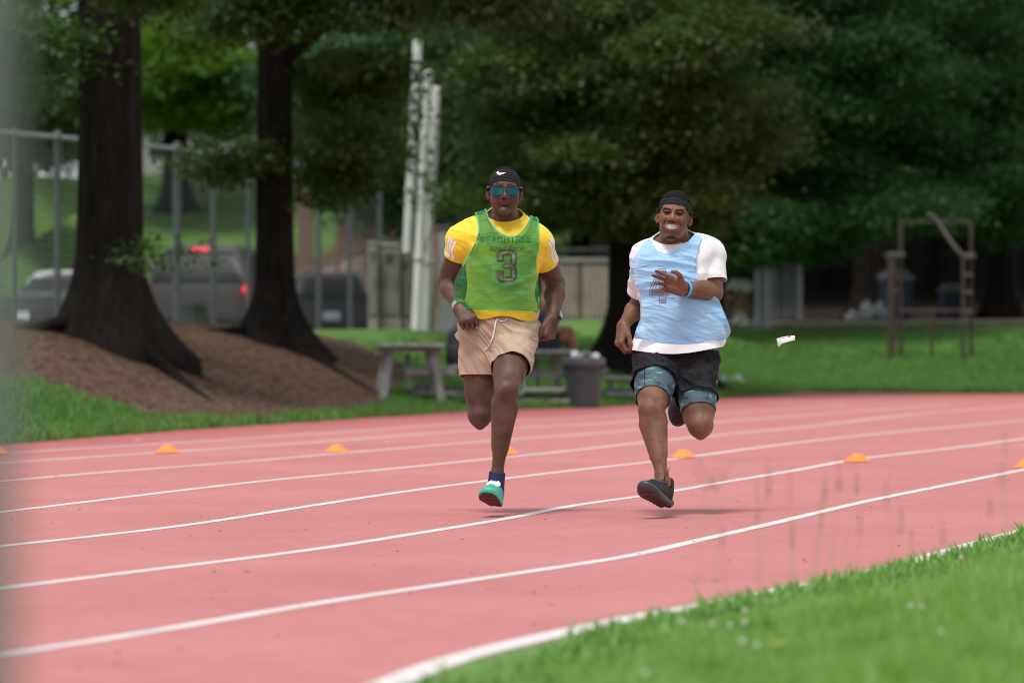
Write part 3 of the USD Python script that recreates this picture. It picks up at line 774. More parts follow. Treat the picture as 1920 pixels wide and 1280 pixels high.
    # yellow shirt
    lo, hi = bounds(torso + arms[:3]); lo, hi = np.minimum(lo, bounds(torso + arms[6:9])[0]), np.maximum(hi, bounds(torso + arms[6:9])[1])
    tp = torso + neck[:1] + [(ell(P(940, 585, .03), (.160, .126, .07)), .06, '+')] + [(a_[0], .014, '+') for a_ in arms[:4] + arms[6:10]]
    sh = smooth_mesh(garment(tp, .012, lo, hi), 6)
    n0 = vnormals(sh); sh = push_out((folds(sh[0], n0, .008, 4.5, 11, 3, .5), sh[1]), torso[3:4] + [(ell(P(936, 620, .03), (.165, .125, .10)), .05, '+')], .018); v = sh[0]
    q0, q1 = P(944, 420, -.09), P(946, 399, .0); nrm = unit(np.cross([1, 0, 0], q1 - q0)); nrm = nrm if nrm[2] > 0 else -nrm
    pcol = col = -((v - q0) @ nrm)
    far_from_neck = np.linalg.norm(v[:, :2] - P(945, 0, 0)[:2], axis=1) - .115
    col = np.maximum(col, far_from_neck)
    pxv = r.px(v); hem = (590 + .045 * (pxv[:, 0] - 940) + 4 * np.sin(pxv[:, 0] / 14) - pxv[:, 1] + 6) / 394
    s1, s2 = arm_cut(v, shR, elR, .33, torso), arm_cut(v, shL, elL, .44, torso)
    body_side = np.minimum(s1, s2)
    sc = np.minimum(np.minimum(col, body_side), np.where(np.abs(pxv[:, 0] - 940) < 86, hem, .2))
    yel = mat('yellow_jersey', (.80, .55, .014), .62, .05, 8, .18, 900, sheen=.2)
    shirt = clip(sh, sc)
    ts = part(t, 'shirt', solidify(shirt, .0025), yel, 60, True)
    # collar rib and hems
    cv, cf = shift(clip(sh, np.minimum(np.minimum(sc, .011 - pcol), -.012 - far_from_neck)), .0022)
    part(ts, 'collar', solidify((cv, cf), .003), mat('yellow_rib', (.80, .50, .015), .7, .05, 30, .4, 600), 60, True)
    # white stripes on the sleeves
    for (a, b, hemt) in ((shR, elR, .33), (shL, elL, .44)):
        ta = axis_t(v, a, b); out = unit(np.array([a[0] - P(944, 0)[0], -.10 if a is shR else -.02, 0])); ax = unit(np.asarray(b) - a); side = unit(np.cross(ax, out)); front = (v - a) @ side
        rel = (v - a) @ out; sgn = -np.sign(side[1]) * (1 if a is shR else .55)
        for k in (-1, 0, 1):
            stp = np.minimum(.0056 - np.abs(front - k * .0165 - sgn * .032 - sgn * .03 * (ta - .1)), np.minimum(hemt - .05 - ta, ta + .12) * .2)
            stp = np.minimum(np.minimum(stp, np.where(rel > .02, 1, -1)), sc)
            if (stp > 0).sum() > 8: part(ts, 'sleeve_stripe', shift(clip(sh, stp), .0008), M['white'], True, True)
    # print on the shirt, seen through the bib
    pj = Projector(shirt); prt = mat('shirt_print', (.03, .16, .07), .6); prb = mat('shirt_print_white', (.7, .72, .6), .6); prg = mat('shirt_print_grey', (.05, .06, .05), .6)
    def put_text(parent, pj, txt, h, px, py, m, bold=False, rot=0, off=.0015, slant=0.0):
        vv, ff = text_flat(txt, h, bold); w = vv[:, 0].max(); vv = vv - [w / 2, 0, h / 2]
        vv[:, 0] += slant * vv[:, 2]
        vv = vv @ np.array([[math.cos(rot), 0, -math.sin(rot)], [0, 1, 0], [math.sin(rot), 0, math.cos(rot)]]).T
        return part(parent, 'lettering', pj((vv + P(px, py, 0) * [1, 0, 1], ff), off), m, True, True)
    put_text(ts, pj, 'PEACHTREE', .030, 948, 450, prt, True, .03)
    put_text(ts, pj, 'Road Race', .024, 950, 467, prg, False, .02, slant=.3)
    ring = LineString([(.06 * math.cos(a), .06 * math.sin(a)) for a in np.linspace(math.pi * .9, math.pi * 2.15, 30)]).buffer(.006)
    part(ts, 'print', pj((lambda m: (m[0] + P(948, 512, 0) * [1, 0, 1], m[1]))(flat(ring)), .0015), prb, True, True)
    put_text(ts, pj, 'ATLANTA', .012, 939, 534, prg)
    # green bib
    tb = torso + [(ell(P(872, 542, .02), (.055, .10, .11)), .08, '+'), (ell(P(1000, 555, .03), (.045, .10, .12)), .08, '+'), (ell(P(940, 560, .02), (.165, .12, .12)), .06, '+')]
    lo, hi = bounds(tb, .06)
    bb = smooth_mesh(garment(tb, .025, lo, hi), 6); n0 = vnormals(bb)
    bb = push_out((folds(bb[0], n0, .014, 5.5, 15, 11, -.35), bb[1]), tp, .0215); v = bb[0]; pv = r.px(v)
    front = [(887, 391), (898, 388), (912, 390), (914, 402), (921, 418), (934, 434), (950, 443), (967, 443), (981, 432), (991, 416), (996, 402), (1000, 400), (1010, 409), (1010, 425), (1010, 450), (1010, 472), (1004, 487), (1009, 530), (1012, 560), (1009, 590), (1000, 582), (940, 581), (880, 580), (856, 574), (852, 545), (852, 525), (862, 505), (878, 480), (890, 458), (897, 438), (897, 415)]
    back = [(880, 380), (1012, 395), (1012, 425), (1014, 455), (1004, 487), (1012, 530), (1014, 575), (1010, 592), (940, 584), (856, 580), (850, 545), (852, 520), (870, 485), (892, 458), (897, 438), (890, 410)]
    fs = -poly_sdf(pv, rounded(front)) / 394; bs = -poly_sdf(pv, rounded(back)) / 394
    isf = v[:, 1] < r.Y0 + .03
    sc = np.where(isf, fs, bs)
    green = mesh_cloth('green_mesh', (.018, .175, .05), .52, tilt=.35)
    bibm = clip(bb, sc)
    bib = part(t, 'bib', bibm, green, True, True)
    trim = mat('green_trim', (.03, .36, .16), .6, .08, 60, .3, 500)
    hemline = np.abs(pv[:, 1] - 578) > 24
    part(bib, 'trim', solidify(shift(clip(bb, np.minimum(np.minimum(sc, .0065 - sc), np.where(isf & (pv[:, 1] < 500), 1, -1))), .0012), .002), trim, 60, True)
    part(bib, 'hem', solidify(shift(clip(bb, np.minimum(np.minimum(sc, .006 - sc), np.where(isf & (pv[:, 1] > 555), 1, -1))), .0012), .002), trim, 60, True)
    pb = Projector(bibm); d = digit('3', .092, .150)
    place = lambda g, px, py: (lambda m: (m[0] + P(px, py, 0) * [1, 0, 1], m[1]))(flat(g, .004))
    numf = mat('number_fill', (.06, .055, .045), .6, .0, 30, col2=(.16, .19, .12)); numl = mat('number_line', (.015, .02, .018), .6)
    part(bib, 'number', pb(place(d.buffer(-.006), 932, 529), .002), numf, True, True, label='dark block numeral 3')
    part(bib, 'number_outline', pb(place(d.exterior.buffer(.0016).union(d.buffer(-.0055).exterior.buffer(.001) if d.buffer(-.0055).geom_type == 'Polygon' else d.exterior.buffer(.0012)), 932, 529), .0024), numl, True, True)
    # tan shorts
    ls = [(rc(hipR + [0, 0, .02], lerp(hipR, knR, .62), .106, .094), .05, '+'), (rc(hipL + [0, 0, .02], lerp(hipL, knL, .66), .106, .085), .05, '+')]
    sp = torso[3:4] + torso[2:3] + ls + [(ell(P(936, 620, .03), (.165, .125, .10)), .05, '+')]
    lo, hi = bounds(torso[3:4] + ls, .1)
    shm = smooth_mesh(garment(sp, .004, lo, hi), 6); n0 = vnormals(shm)
    tR, tL = axis_t(shm[0], hipR, knR), axis_t(shm[0], hipL, knL)
    vv, _ = push_out((folds(shm[0], n0, .016, 6, 9, 21, 1.1, 1.2, 2.4, .36), shm[1]), torso[2:4] + legs, .004); shm = (vv, shm[1]); v = vv
    dR, dL = axis_d(v, hipR, knR), axis_d(v, hipL, knL); tR, tL = axis_t(v, hipR, knR), axis_t(v, hipL, knL)
    cut = np.where(dR < dL, (.515 - tR) * .39, (.60 - tL) * .43)
    waist = (r.px(v)[:, 1] - 586) / 394
    tan = mat('tan_nylon', (.40, .285, .20), .55, .06, 9, .15, 900, sheen=.15)
    sc = np.minimum(cut, waist); shorts_m = clip(shm, sc); shorts = part(t, 'shorts', solidify(shorts_m, .003), tan, 60, True)
    part(shorts, 'hem', solidify(shift(clip(shm, np.minimum(sc, .022 - cut)), .0012), .002), tan, 60, True)
    seam = np.where((np.abs(v[:, 0] - P(937, 0)[0] - .0 * v[:, 2]) < .03), .0018 - np.abs(v[:, 0] - P(935, 0)[0]), -1)
    pjS = Projector(shorts_m)
    def cord(pts, rad=.0019):
        p = spline(np.array([P(a, b, 0) for a, b in pts]), 26); q = pjS((p, np.array([[i, i + 1, i + 1] for i in range(len(p) - 1)])), .004)[0]
        return tube(p * [1, 0, 1] + np.column_stack([np.zeros(len(p)), np.interp(np.arange(len(p)), np.linspace(0, len(p) - 1, len(q)), q[:, 1]), np.zeros(len(p))]), rad, 6)
    part(shorts, 'drawstring', join([cord([(932, 597), (929, 612), (925, 632), (919, 645), (909, 656)]), cord([(932, 597), (937, 601), (944, 602), (950, 596)]), cord([(932, 597), (928, 608), (926, 622), (920, 640)])]), M['lace_white'], 40, True)
    # socks and shoes
    navy = mat('navy_sock', (.016, .022, .085), .9, .15, 200, .5, 300)
    ax = unit(knL - anL)
    def sock(an, kn, hgt=.075):
        a_ = unit(np.asarray(kn) - an); F = Field(an - .13, an + .13, .004).add([(rc(an - a_ * .05, an + a_ * .12, .041, .037), 0, '+')]).mesh()
        return part(t, 'sock', solidify(clip(F, hgt - .02 - (F[0] - an) @ a_), .003), navy, 60, True)
    sock(anL, knL); sock(anR, knR)
    teal = mat('shoe_teal', (.04, .34, .24), .55, .1, 50, .3, 500); foam = mat('shoe_foam', (.05, .42, .27), .6, .08, 40, .15, 300); outs = mat('outsole_dark', (.07, .022, .022), .6, .2, 60, .3, 300); tread = mat('tread_red', (.30, .035, .025), .6)
    def frame(toe, up):
        toe = unit(toe); up = unit(np.asarray(up) - toe * (np.asarray(up) @ toe)); return np.column_stack([np.cross(toe, up), toe, up])
    shoe(t, anL, frame((-.16, -.97, .15), (.10, .1, 1)), (teal, foam, outs, M['lace_white'], tread))
    shoe(t, anR, frame((.35, .75, -.45), unit(knR - anR)), (teal, foam, outs, M['lace_white'], tread))
    # wrists and neck
    gb = mat('green_band', (.02, .36, .13), .5); wb = mat('band_white', (.75, .72, .7), .4); ob = mat('band_orange', (.75, .22, .05), .5); kb = mat('band_black', (.03, .03, .035), .5)
    axR = unit(elR - wrR)
    w1 = band(t, 'wristband', wrR, elR, .033, .016, gb, .0025, squash=.9, off=.030, roll=[1, 0, 0])
    for m_, o_, w_ in ((wb, .016, .005), (ob, .011, .004), (kb, .006, .005)): band(t, 'bracelet', wrR, elR, .032, w_, m_, .003, squash=.9, off=o_, roll=[1, 0, 0])
    wt = band(t, 'watch', wrL, elL, .0305, .022, kb, .0025, squash=.85, off=.014, roll=[1, 0, 0])
    axw = unit(elL - wrL); outw = unit(np.array([.86, -.5, 0]) - axw * (np.array([.86, -.5, 0]) @ axw)); zx = np.cross(axw, outw)
    cse = bx((0, 0, 0), (.036, .042, .011), None, .004); Rw = np.column_stack([zx, axw, outw])
    case = part(wt, 'watch_case', (np.array(cse.vertices) @ Rw.T + wrL + axw * .014 + outw * .034, np.array(cse.faces)), kb, 30, True)
    scr = bx((0, 0, 0.0052), (.029, .035, .003), None, .001)
    part(wt, 'watch_screen', (np.array(scr.vertices) @ Rw.T + wrL + axw * .014 + outw * .0355, np.array(scr.faces)), mat('watch_glass', (.02, .03, .06), .08, coat=1.0), 30, True)
    gold = mat('gold_chain', (.75, .55, .25), .3, metal=1.0)
    nk = []
    for a in np.linspace(0, 2 * np.pi, 60): nk.append(P(945, 412, .01) + np.array([.074 * math.cos(a), .074 * math.sin(a), .022 * math.sin(a) + .012 * abs(math.cos(a))]))
    part(t, 'necklace', tube(nk, .0022, 6, False), gold, True, True)
    nail = mat('nail', (.55, .33, .27), .35)
    for th, fr in ((th1, fr1), (th2, fr2)):
        X, S, N, Lf = fr; d = unit(th[3] - th[2]); out = unit(S * .8 + N * .6 - d * ((S * .8 + N * .6) @ d)); sd = np.cross(d, out)
        m = ell_mesh((0, 0, 0), (.0062, .0085, .0028), sub=2); vv = np.array(m.vertices) @ np.column_stack([sd, d, out]).T + th[3] + out * .0068 + d * .001
        part(t, 'thumbnail', (vv, np.array(m.faces)), nail, True, True)
    return r

# =================================================================== runner in the blue bib
def blue_runner():
    r = Runner('person', 'grinning runner in light blue mesh bib over white shirt and black camouflage shorts', FPX / 394.0, (1262, 963))
    P, t = r.P, r.t
    skin = skin_mat('skin_brown', (.145, .062, .035), (.20, .090, .052))
    shR, elR, wrR = P(1211, 495, .02), P(1199, 570, .2), P(1168, 611, .04)
    shL, elL, wrL = P(1326, 482, .04), P(1336, 548, .0), P(1279, 541, -.20)
    hipR, knR, anR = P(1234, 672, .05), P(1221, 767, -.30), P(1243, 905, -.46)
    hipL, knL, anL = P(1300, 672, .05), P(1313, 795, -.16), P(1285, 744, .24)
    hc = P(1264, 404, -.06); HR = rot3(roll=.10, yaw=-.10, pitch=.0); hs = .985
    torso = [(ell(P(1263, 522, .0), (.170, .112, .17)), 0, '+'),
             (rc(P(1216, 488, .01), P(1313, 478, .01), .074), .05, '+'),
             (ell(P(1266, 590, .0), (.152, .108, .17)), .06, '+'),
             (ell(P(1268, 660, .04), (.165, .118, .11)), .06, '+'),
             (rc(P(1245, 458, .02), P(1212, 474, .015), .045, .05), .03, '+'), (rc(P(1281, 455, .02), P(1316, 466, .015), .045, .052), .03, '+')]
    neck = [(rc(P(1263, 470, .01), P(1265, 430, -.02), .066, .060), .03, '+'), (rc(P(1242, 468, -.03), P(1254, 432, -.035), .022, .02), .03, '+'), (rc(P(1284, 466, -.03), P(1276, 432, -.035), .022, .02), .03, '+')]
    arms = arm_prims(shR, elR, wrR, .95) + arm_prims(shL, elL, wrL, 1.12)
    legs = leg_prims(hipR, knR, anR, 1.06, -1) + leg_prims(hipL, knL, anL, 1.06, 1, np.array([0, -.7, -.7]))
    loose = [(.75, .95, .6), (.9, 1.1, .7), (1.0, 1.2, .7), (1.1, 1.2, .7)]
    h1, th1, fr1 = hand_prims(wrR, (-.20, -.30, -.93), (-.93, -.36, .1), (.3, -1, 0), loose, s=1.02, thumb=[(.024, .032, -.012), (.058, .050, -.022), (.090, .050, -.036), (.112, .042, -.046)])
    opn = [(.05, .12, .08), (.12, .18, .1), (.30, .32, .2), (.38, .4, .25)]
    h2, th2, fr2 = hand_prims(wrL, (-.84, -.46, .30), (-.30, .88, .25), (.1, -.2, 1), opn, spread=(.07, .02, -.06, -.12), s=.97, thumb=[(.026, .034, -.016), (.058, .060, -.030), (.090, .068, -.042), (.116, .066, -.05)])
    head = inv_frame(head_local('grin'), hc, HR, hs)
    prims = torso + neck + arms + legs + [(p[0], .012 if i == 0 else p[1], p[2]) for i, p in enumerate(head)] + h1 + h2
    nz = P(0, 449, 0)[2]
    r.body(prims, [(wrR, unit(wrR - elR), 0), (wrL, unit(wrL - elL), 0)], nz, (hc - [.13, .15, .17], hc + [.13, .16, .16]), skin)
    hb, bm = head_parts(r, hc, HR, hs, .098, M['hair'])
    W = lambda m: (arr(m)[0] * hs @ HR.T + hc, arr(m)[1])
    hv = r.head[0]; L = ((hv - hc) @ HR) / hs; x, y, z = L.T
    # mouth
    part(t, 'mouth', W(ell_mesh((0, -.0845, -.057), (.030, .011, .0135))), M['dark'], True, True)
    tm = []
    for row, zc, hh in ((0, -.0525, .0088), (1, -.0625, .0078)):
        for k in range(8):
            a = (k - 3.5) * .0066; sag = 7.0 * a * a
            tm.append(bx((a, -.0985 + 13 * a * a, zc + sag), (.0064, .006, hh - .08 * abs(a)), rotm([0, 0, 1], 22 * a), .0007))
    part(t, 'teeth', W(join(tm)), M['tooth'], 40, True)
    lip_m = mat('lip_pink', (.165, .072, .054), .4, .15, 90)
    zr = z + .058 - 7 * x * x; rr = np.sqrt((x / .0325) ** 2 + (zr / .0150) ** 2)
    lipw = np.where(zr < 0, .34, .15)
    lip = np.where(y < -.07, lipw - np.abs(rr - 1.0), -1) * .015
    part(t, 'lips', shift(clip(r.head, lip), .0006), lip_m, True, True)
    st_m = mat('stubble', (.045, .022, .016), .7, .3, 300)
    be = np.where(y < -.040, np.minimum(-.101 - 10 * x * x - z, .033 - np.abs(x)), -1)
    part(t, 'beard', shift(clip(r.head, be), .0012), mat('beard', (.018, .011, .009), .9, .4, 350, .8, 500), True, True)  # goatee hair, with the shade under the chin in the same dark
    mo = np.where((y < -.075), np.minimum(.0028 - np.abs(z + .0345 + 4.5 * x * x), .026 - np.abs(x)), -1)
    part(t, 'moustache', shift(clip(r.head, mo), .0006), st_m, True, True)
    brow_m = mat('brow_b', (.022, .012, .009), .85, .3, 400)
    zb = .0235 + .16 * (np.abs(x) - .022) - 3.0 * np.maximum(np.abs(x) - .036, 0) ** 1.3
    br = np.where(y < -.05, .0042 - np.abs(z - zb), -1); br = np.minimum(br, np.minimum(np.abs(x) - .013, .052 - np.abs(x)))
    [part(t, 'eyebrow', shift(clip(r.head, np.minimum(br, x * sx)), .0008), brow_m, True, True) for sx in (-1, 1)]
    eye_m = mat('eye', (.008, .005, .004), .6, spec=.15)
    for sx in (-1, 1):
        e = np.where(y < -.05, np.minimum(.0042 - np.abs(z - .0100 - .05 * (np.abs(x) - .031)) - 14.0 * (np.abs(x) - .031) ** 2, .02), -1); e = np.minimum(e, np.where(x * sx > .012, 1, -1)); e = np.minimum(e, .0155 - np.abs(np.abs(x) - .031))
        part(t, 'eye', shift(clip(r.head, e), .0006), eye_m, True, True)
    # white shirt
    tp = torso + neck[:1] + [(ell(P(1328, 628, .07), (.070, .08, .07)), .05, '+'), (ell(P(1270, 642, .03), (.180, .136, .09)), .06, '+')] + [(a_[0], .012, '+') for a_ in arms[:4] + arms[6:10]] + [(rc(lerp(shL, elL, .25), lerp(shL, elL, 1.0), .066, .062), .012, '+'), (rc(lerp(shR, elR, .3), lerp(shR, elR, .9), .056, .056), .012, '+')]
    lo, hi = bounds(tp, .05)
    sh = smooth_mesh(garment(tp, .012, lo, hi), 6); n0 = vnormals(sh)
    sh = push_out((folds(sh[0], n0, .008, 4.5, 11, 33, .4), sh[1]), torso[3:4] + [(ell(P(1268, 672, .03), (.170, .124, .10)), .05, '+')], .048); v = sh[0]
    q0, q1 = P(1258, 463, -.10), P(1262, 440, .0); nrm = unit(np.cross([1, 0, 0], q1 - q0)); nrm = nrm if nrm[2] > 0 else -nrm
    nrm = unit(nrm + np.array([-.10, 0, 0])); pcol = col = -((v - q0) @ nrm)
    ffn = np.linalg.norm(v[:, :2] - P(1263, 0, 0)[:2], axis=1) - .115; col = np.maximum(col, ffn)
    pv = r.px(v); hem = (656 + 7 * np.sin((pv[:, 0] - 1200) / 42) - .03 * (pv[:, 0] - 1270) - pv[:, 1]) / 394
    s1, s2 = arm_cut(v, shR, elR, .66, torso), arm_cut(v, shL, elL, .70, torso)
    sc = np.minimum(np.minimum(col, np.minimum(s1, s2)), np.where(np.abs(pv[:, 0] - 1275) < 105, hem, .2))
    white = mat('white_cotton', (.80, .79, .82), .8, .03, 8, .2, 900, sheen=.15)
    shirt = clip(sh, sc); ts = part(t, 'shirt', solidify(shirt, .0025), white, 60, True)
    part(ts, 'collar', solidify(shift(clip(sh, np.minimum(np.minimum(sc, .013 - pcol), -.012 - ffn)), .0022), .003), white, 60, True)
    part(ts, 'sleeve_hem', solidify(shift(clip(sh, np.minimum(sc, .018 - s2)), .0012), .002), white, 60, True)
    # blue bib
    tb = torso + [(ell(P(1342, 606, .06), (.055, .10, .09)), .07, '+'), (ell(P(1205, 610, .02), (.05, .09, .10)), .08, '+'), (rc(P(1204, 500, .0), P(1210, 520, 0), .062), .05, '+'), (ell(P(1268, 612, .02), (.170, .128, .11)), .06, '+')]
    lo, hi = bounds(tb, .06); bb = smooth_mesh(garment(tb, .026, lo, hi), 6); n0 = vnormals(bb)
    bb = push_out((folds(bb[0], n0, .015, 4.5, 15, 41, .25), bb[1]), tp, .0215); v = bb[0]; pv = r.px(v)
    front = [(1212, 449), (1222, 449), (1226, 462), (1236, 472), (1250, 476), (1264, 472), (1283, 461), (1297, 446), (1303, 438), (1318, 440), (1311, 455), (1305, 480), (1306, 510), (1310, 540), (1320, 552), (1346, 556), (1352, 575), (1364, 603), (1371, 626), (1355, 640), (1335, 634), (1300, 645), (1262, 646), (1228, 640), (1200, 634), (1187, 636), (1195, 612), (1204, 590), (1203, 560), (1198, 545), (1186, 520), (1182, 503), (1188, 485), (1200, 465)]
    back = [(1205, 445), (1320, 436), (1316, 455), (1312, 500), (1318, 540), (1346, 556), (1354, 575), (1366, 603), (1373, 628), (1340, 642), (1262, 650), (1187, 640), (1195, 612), (1204, 590), (1200, 550), (1186, 520), (1184, 495), (1195, 465)]
    isf = v[:, 1] < r.Y0 + .04
    sc = np.where(isf, -poly_sdf(pv, rounded(front)), -poly_sdf(pv, rounded(back))) / 394
    blue = mesh_cloth('blue_mesh', (.38, .66, .95), .34, tilt=-.25); bibm = clip(bb, sc)
    bib = part(t, 'bib', bibm, blue, True, True)
    trim = mat('blue_trim', (.30, .55, .88), .6, .06, 60, .3, 500)
    part(bib, 'trim', solidify(shift(clip(bb, np.minimum(np.minimum(sc, .007 - sc), np.where(isf & (pv[:, 1] < 545), 1, -1))), .0012), .002), trim, 60, True)
    part(bib, 'hem', solidify(shift(clip(bb, np.minimum(np.minimum(sc, .007 - sc), np.where(isf & (pv[:, 1] > 600), 1, -1))), .0012), .002), trim, 60, True)
    pb = Projector(bibm); d = digit('4', .088, .160)
    place = lambda g, px, py: (lambda m: (m[0] + P(px, py, 0) * [1, 0, 1], m[1]))(flat(g, .004))
    fill = mat('number_grey', (.20, .21, .27), .6, .15, 60); line = mat('number_edge', (.05, .06, .10), .6)
    part(bib, 'number', pb(place(d.buffer(-.006), 1217, 568), .002), fill, True, True, label='grey block numeral 4')
    part(bib, 'number_outline', pb(place(d.exterior.buffer(.0014).union(d.interiors[0].buffer(.0012)), 1217, 568), .0024), line, True, True)
    part(bib, 'size_print', pb((lambda m: (m[0] + P(1287, 465, 0) * [1, 0, 1], m[1]))(flat(Polygon([(0, 0), (.004, -.003), (.022, .008), (.018, .010)]), .004)), .002), mat('tick_blue', (.2, .42, .75), .6), True, True)
    # under-shorts and shorts
    ls = [(rc(hipR + [0, 0, .02], lerp(hipR, knR, .60), .108, .100), .05, '+'), (rc(hipL + [0, 0, .02], lerp(hipL, knL, .64), .110, .096), .05, '+')]
    sp = torso[3:4] + torso[2:3] + ls + [(ell(P(1268, 672, .03), (.170, .124, .10)), .05, '+')]
    lo, hi = bounds(torso[3:4] + ls, .1); shm = smooth_mesh(garment(sp, .004, lo, hi), 6); n0 = vnormals(shm)
    shm = push_out((folds(shm[0], n0, .015, 6, 10, 51, .9, 1.2, 2.2, .34), shm[1]), torso[2:4] + legs, .007); v = shm[0]
    dR, dL = axis_d(v, hipR, knR), axis_d(v, hipL, knL); tR, tL = axis_t(v, hipR, knR), axis_t(v, hipL, knL)
    cut = np.where(dR < dL, (.50 - tR) * .42, (.62 - tL) * .40); waist = (r.px(v)[:, 1] - 657) / 394
    camo = camo_mat('black_camo', [(.007, .007, .008), (.013, .013, .016), (.022, .022, .027)], (9, 9, 18), .85)
    sc = np.minimum(cut, waist); shorts = part(t, 'shorts', solidify(clip(shm, sc), .003), camo, 60, True)
    part(shorts, 'hem', solidify(shift(clip(shm, np.minimum(sc, .02 - cut)), .0012), .002), camo, 60, True)
    teal = camo_mat('teal_camo', [(.035, .045, .055), (.06, .105, .125), (.12, .24, .28)], (8, 8, 26), .55)
    for (a, b, t1, lg) in ((hipR, knR, .80, legs[:12]), (hipL, knL, .80, legs[12:])):
        lo2, hi2 = np.minimum(a, b) - .16, np.maximum(a, b) + .16
        m = garment(lg[:3], .005, lo2, hi2, .0045); vv = m[0]; ta = axis_t(vv, a, b)
        m2 = clip((folds(vv, vnormals(m), .004, 5, 26, 61), m[1]), np.minimum(t1 - ta, ta - .2) * .4)
        un = part(t, 'undershorts', solidify(m2, .002), teal, 60, True)
        sd = (m[0] - a)[:, 0] * (1 if b is knL else -1)
        sm = np.where(m[0][:, 1] < (a[1] + ta * (b[1] - a[1])), .0016 - np.abs((m[0][:, 0] - lerp(a, b, .6)[0]) - (.045 if b is knL else -.045)), -1)
        part(un, 'seam', shift(clip(m, np.minimum(sm, np.minimum(t1 - ta, ta - .3))), .0035), M['black_cloth'], True, True)
    # shoes
    blk = mat('shoe_black', (.014, .014, .017), .65, .25, 60, .4, 420, spec=.3); mid = mat('midsole_black', (.035, .035, .042), .5, .1, 50, .15, 300); outs = mat('outsole_brown', (.075, .032, .032), .6, .3, 40, .3, 300); trd = mat('tread_black', (.02, .014, .014), .6)
    def frame(toe, up):
        toe = unit(toe); up = unit(np.asarray(up) - toe * (np.asarray(up) @ toe)); return np.column_stack([np.cross(toe, up), toe, up])
    shoe(t, anR, frame((-.42, -.86, .27), (.12, .25, 1)), (blk, mid, outs, M['rubber_black'], trd), laces_up=True, scale=1.04)
    shoe(t, anL, frame((-.12, .55, -.78), unit(knL - anL)), (blk, mid, outs, M['rubber_black'], trd), scale=1.04)
    cy = mat('cyan_band', (.03, .42, .85), .35)
    band(t, 'wristband', wrL, elL, .0375, .017, cy, .0022, squash=1.0, off=.02, roll=[0, 0, 1])
    gold = mat('gold_pale', (.78, .66, .42), .3, metal=1.0)
    for k, (dz, rr) in enumerate(((.008, .079), (-.002, .081), (-.011, .083))):
        nk = [P(1262, 456, .01) + np.array([rr * math.cos(a), (rr + .006) * math.sin(a), dz * max(0, -math.sin(a)) + .014 * math.sin(a) + .012 * math.cos(a)]) for a in np.linspace(0, 2 * np.pi, 70)]
        part(t, 'necklace', tube(nk, .0024, 6, False), gold, True, True)
    return r
# ------------------------------------------------------------------ ground, track
rng = np.random.default_rng(7)
def gnd(px, py):                                  # point of the flat track seen at this place of the photograph
    return at(px, py, FPX * EYE / (py - HOR))
EDGE = np.array([gnd(*p)[:2] for p in [(0, 832), (330, 806), (720, 781), (870, 770), (1100, 764), (1380, 744), (1500, 737), (1920, 738)]])
EDGE = np.vstack([[-60, -260], [-14, -18], [-6.2, 24.4], EDGE, [12, 69.5], [40, 60], [120, 30]])
Yedge = lambda X: np.interp(X, EDGE[:, 0], EDGE[:, 1])
INNER = np.array([gnd(*p)[:2] for p in [(730, 1282), (870, 1232), (1200, 1157), (1520, 1097), (1720, 1052), (1920, 997)]])
INNER = np.vstack([[-12.0, -36], [-3.4, -1.0], INNER, [4.2, 27.3], [8.5, 42], [14, 52], [60, 55]])
Xin = lambda Y: np.interp(Y, INNER[:, 1], INNER[:, 0])

def height(X, Y):
    """the lawn beyond the track: a bank, a level behind it, then a hillside"""
    d = Y - Yedge(X)
    left = 1 - sstep(-3.5, 1.5, X)
    bank = (0.98 * left + 1.22 * (1 - left)) * sstep(0, 1, np.clip((d - .3) / (24 + 1 * (1 - left)), 0, 1))
    mound = .10 * np.exp(-((X + 4.6) / 2.2) ** 2 - ((Y - 50.5) / 5.5) ** 2) + .16 * np.exp(-((X + 3.0) / 1.3) ** 2 - ((Y - 57.5) / 4.5) ** 2)
    z = bank + mound * sstep(.5, 5, d)
    lot = left * sstep(70, 75, Y)                                # the car park lies a little lower behind the crest
    z = z * (1 - lot) + .62 * lot
    hill_l = 5.3 * sstep(0, 1, np.clip((Y - 102) / 34, 0, 1)); hill_r = 4.2 * sstep(0, 1, np.clip((Y - 101) / 40, 0, 1))
    z = z + left * hill_l + (1 - left) * hill_r + .9 * sstep(140, 260, Y)
    return z
def hz(X, Y): return float(height(np.array([float(X)]), np.array([float(Y)]))[0])
def on(px, Y, dz=0.0):                            # on the ground in this column of the photograph, Y metres away
    X = (px - 960) * Y / FPX; return np.array([X, Y, hz(X, Y) + dz])

def grid_mesh(xs, rows):
    """vertices rows[j][i]"""
    n, m = rows.shape[:2]; v = rows.reshape(-1, 3)
    i, j = np.meshgrid(np.arange(n - 1), np.arange(m - 1), indexing='ij')
    q = np.stack([i * m + j, i * m + j + 1, (i + 1) * m + j + 1, (i + 1) * m + j], -1).reshape(-1, 4)
    return v, np.vstack([q[:, [0, 1, 2]], q[:, [0, 2, 3]]])

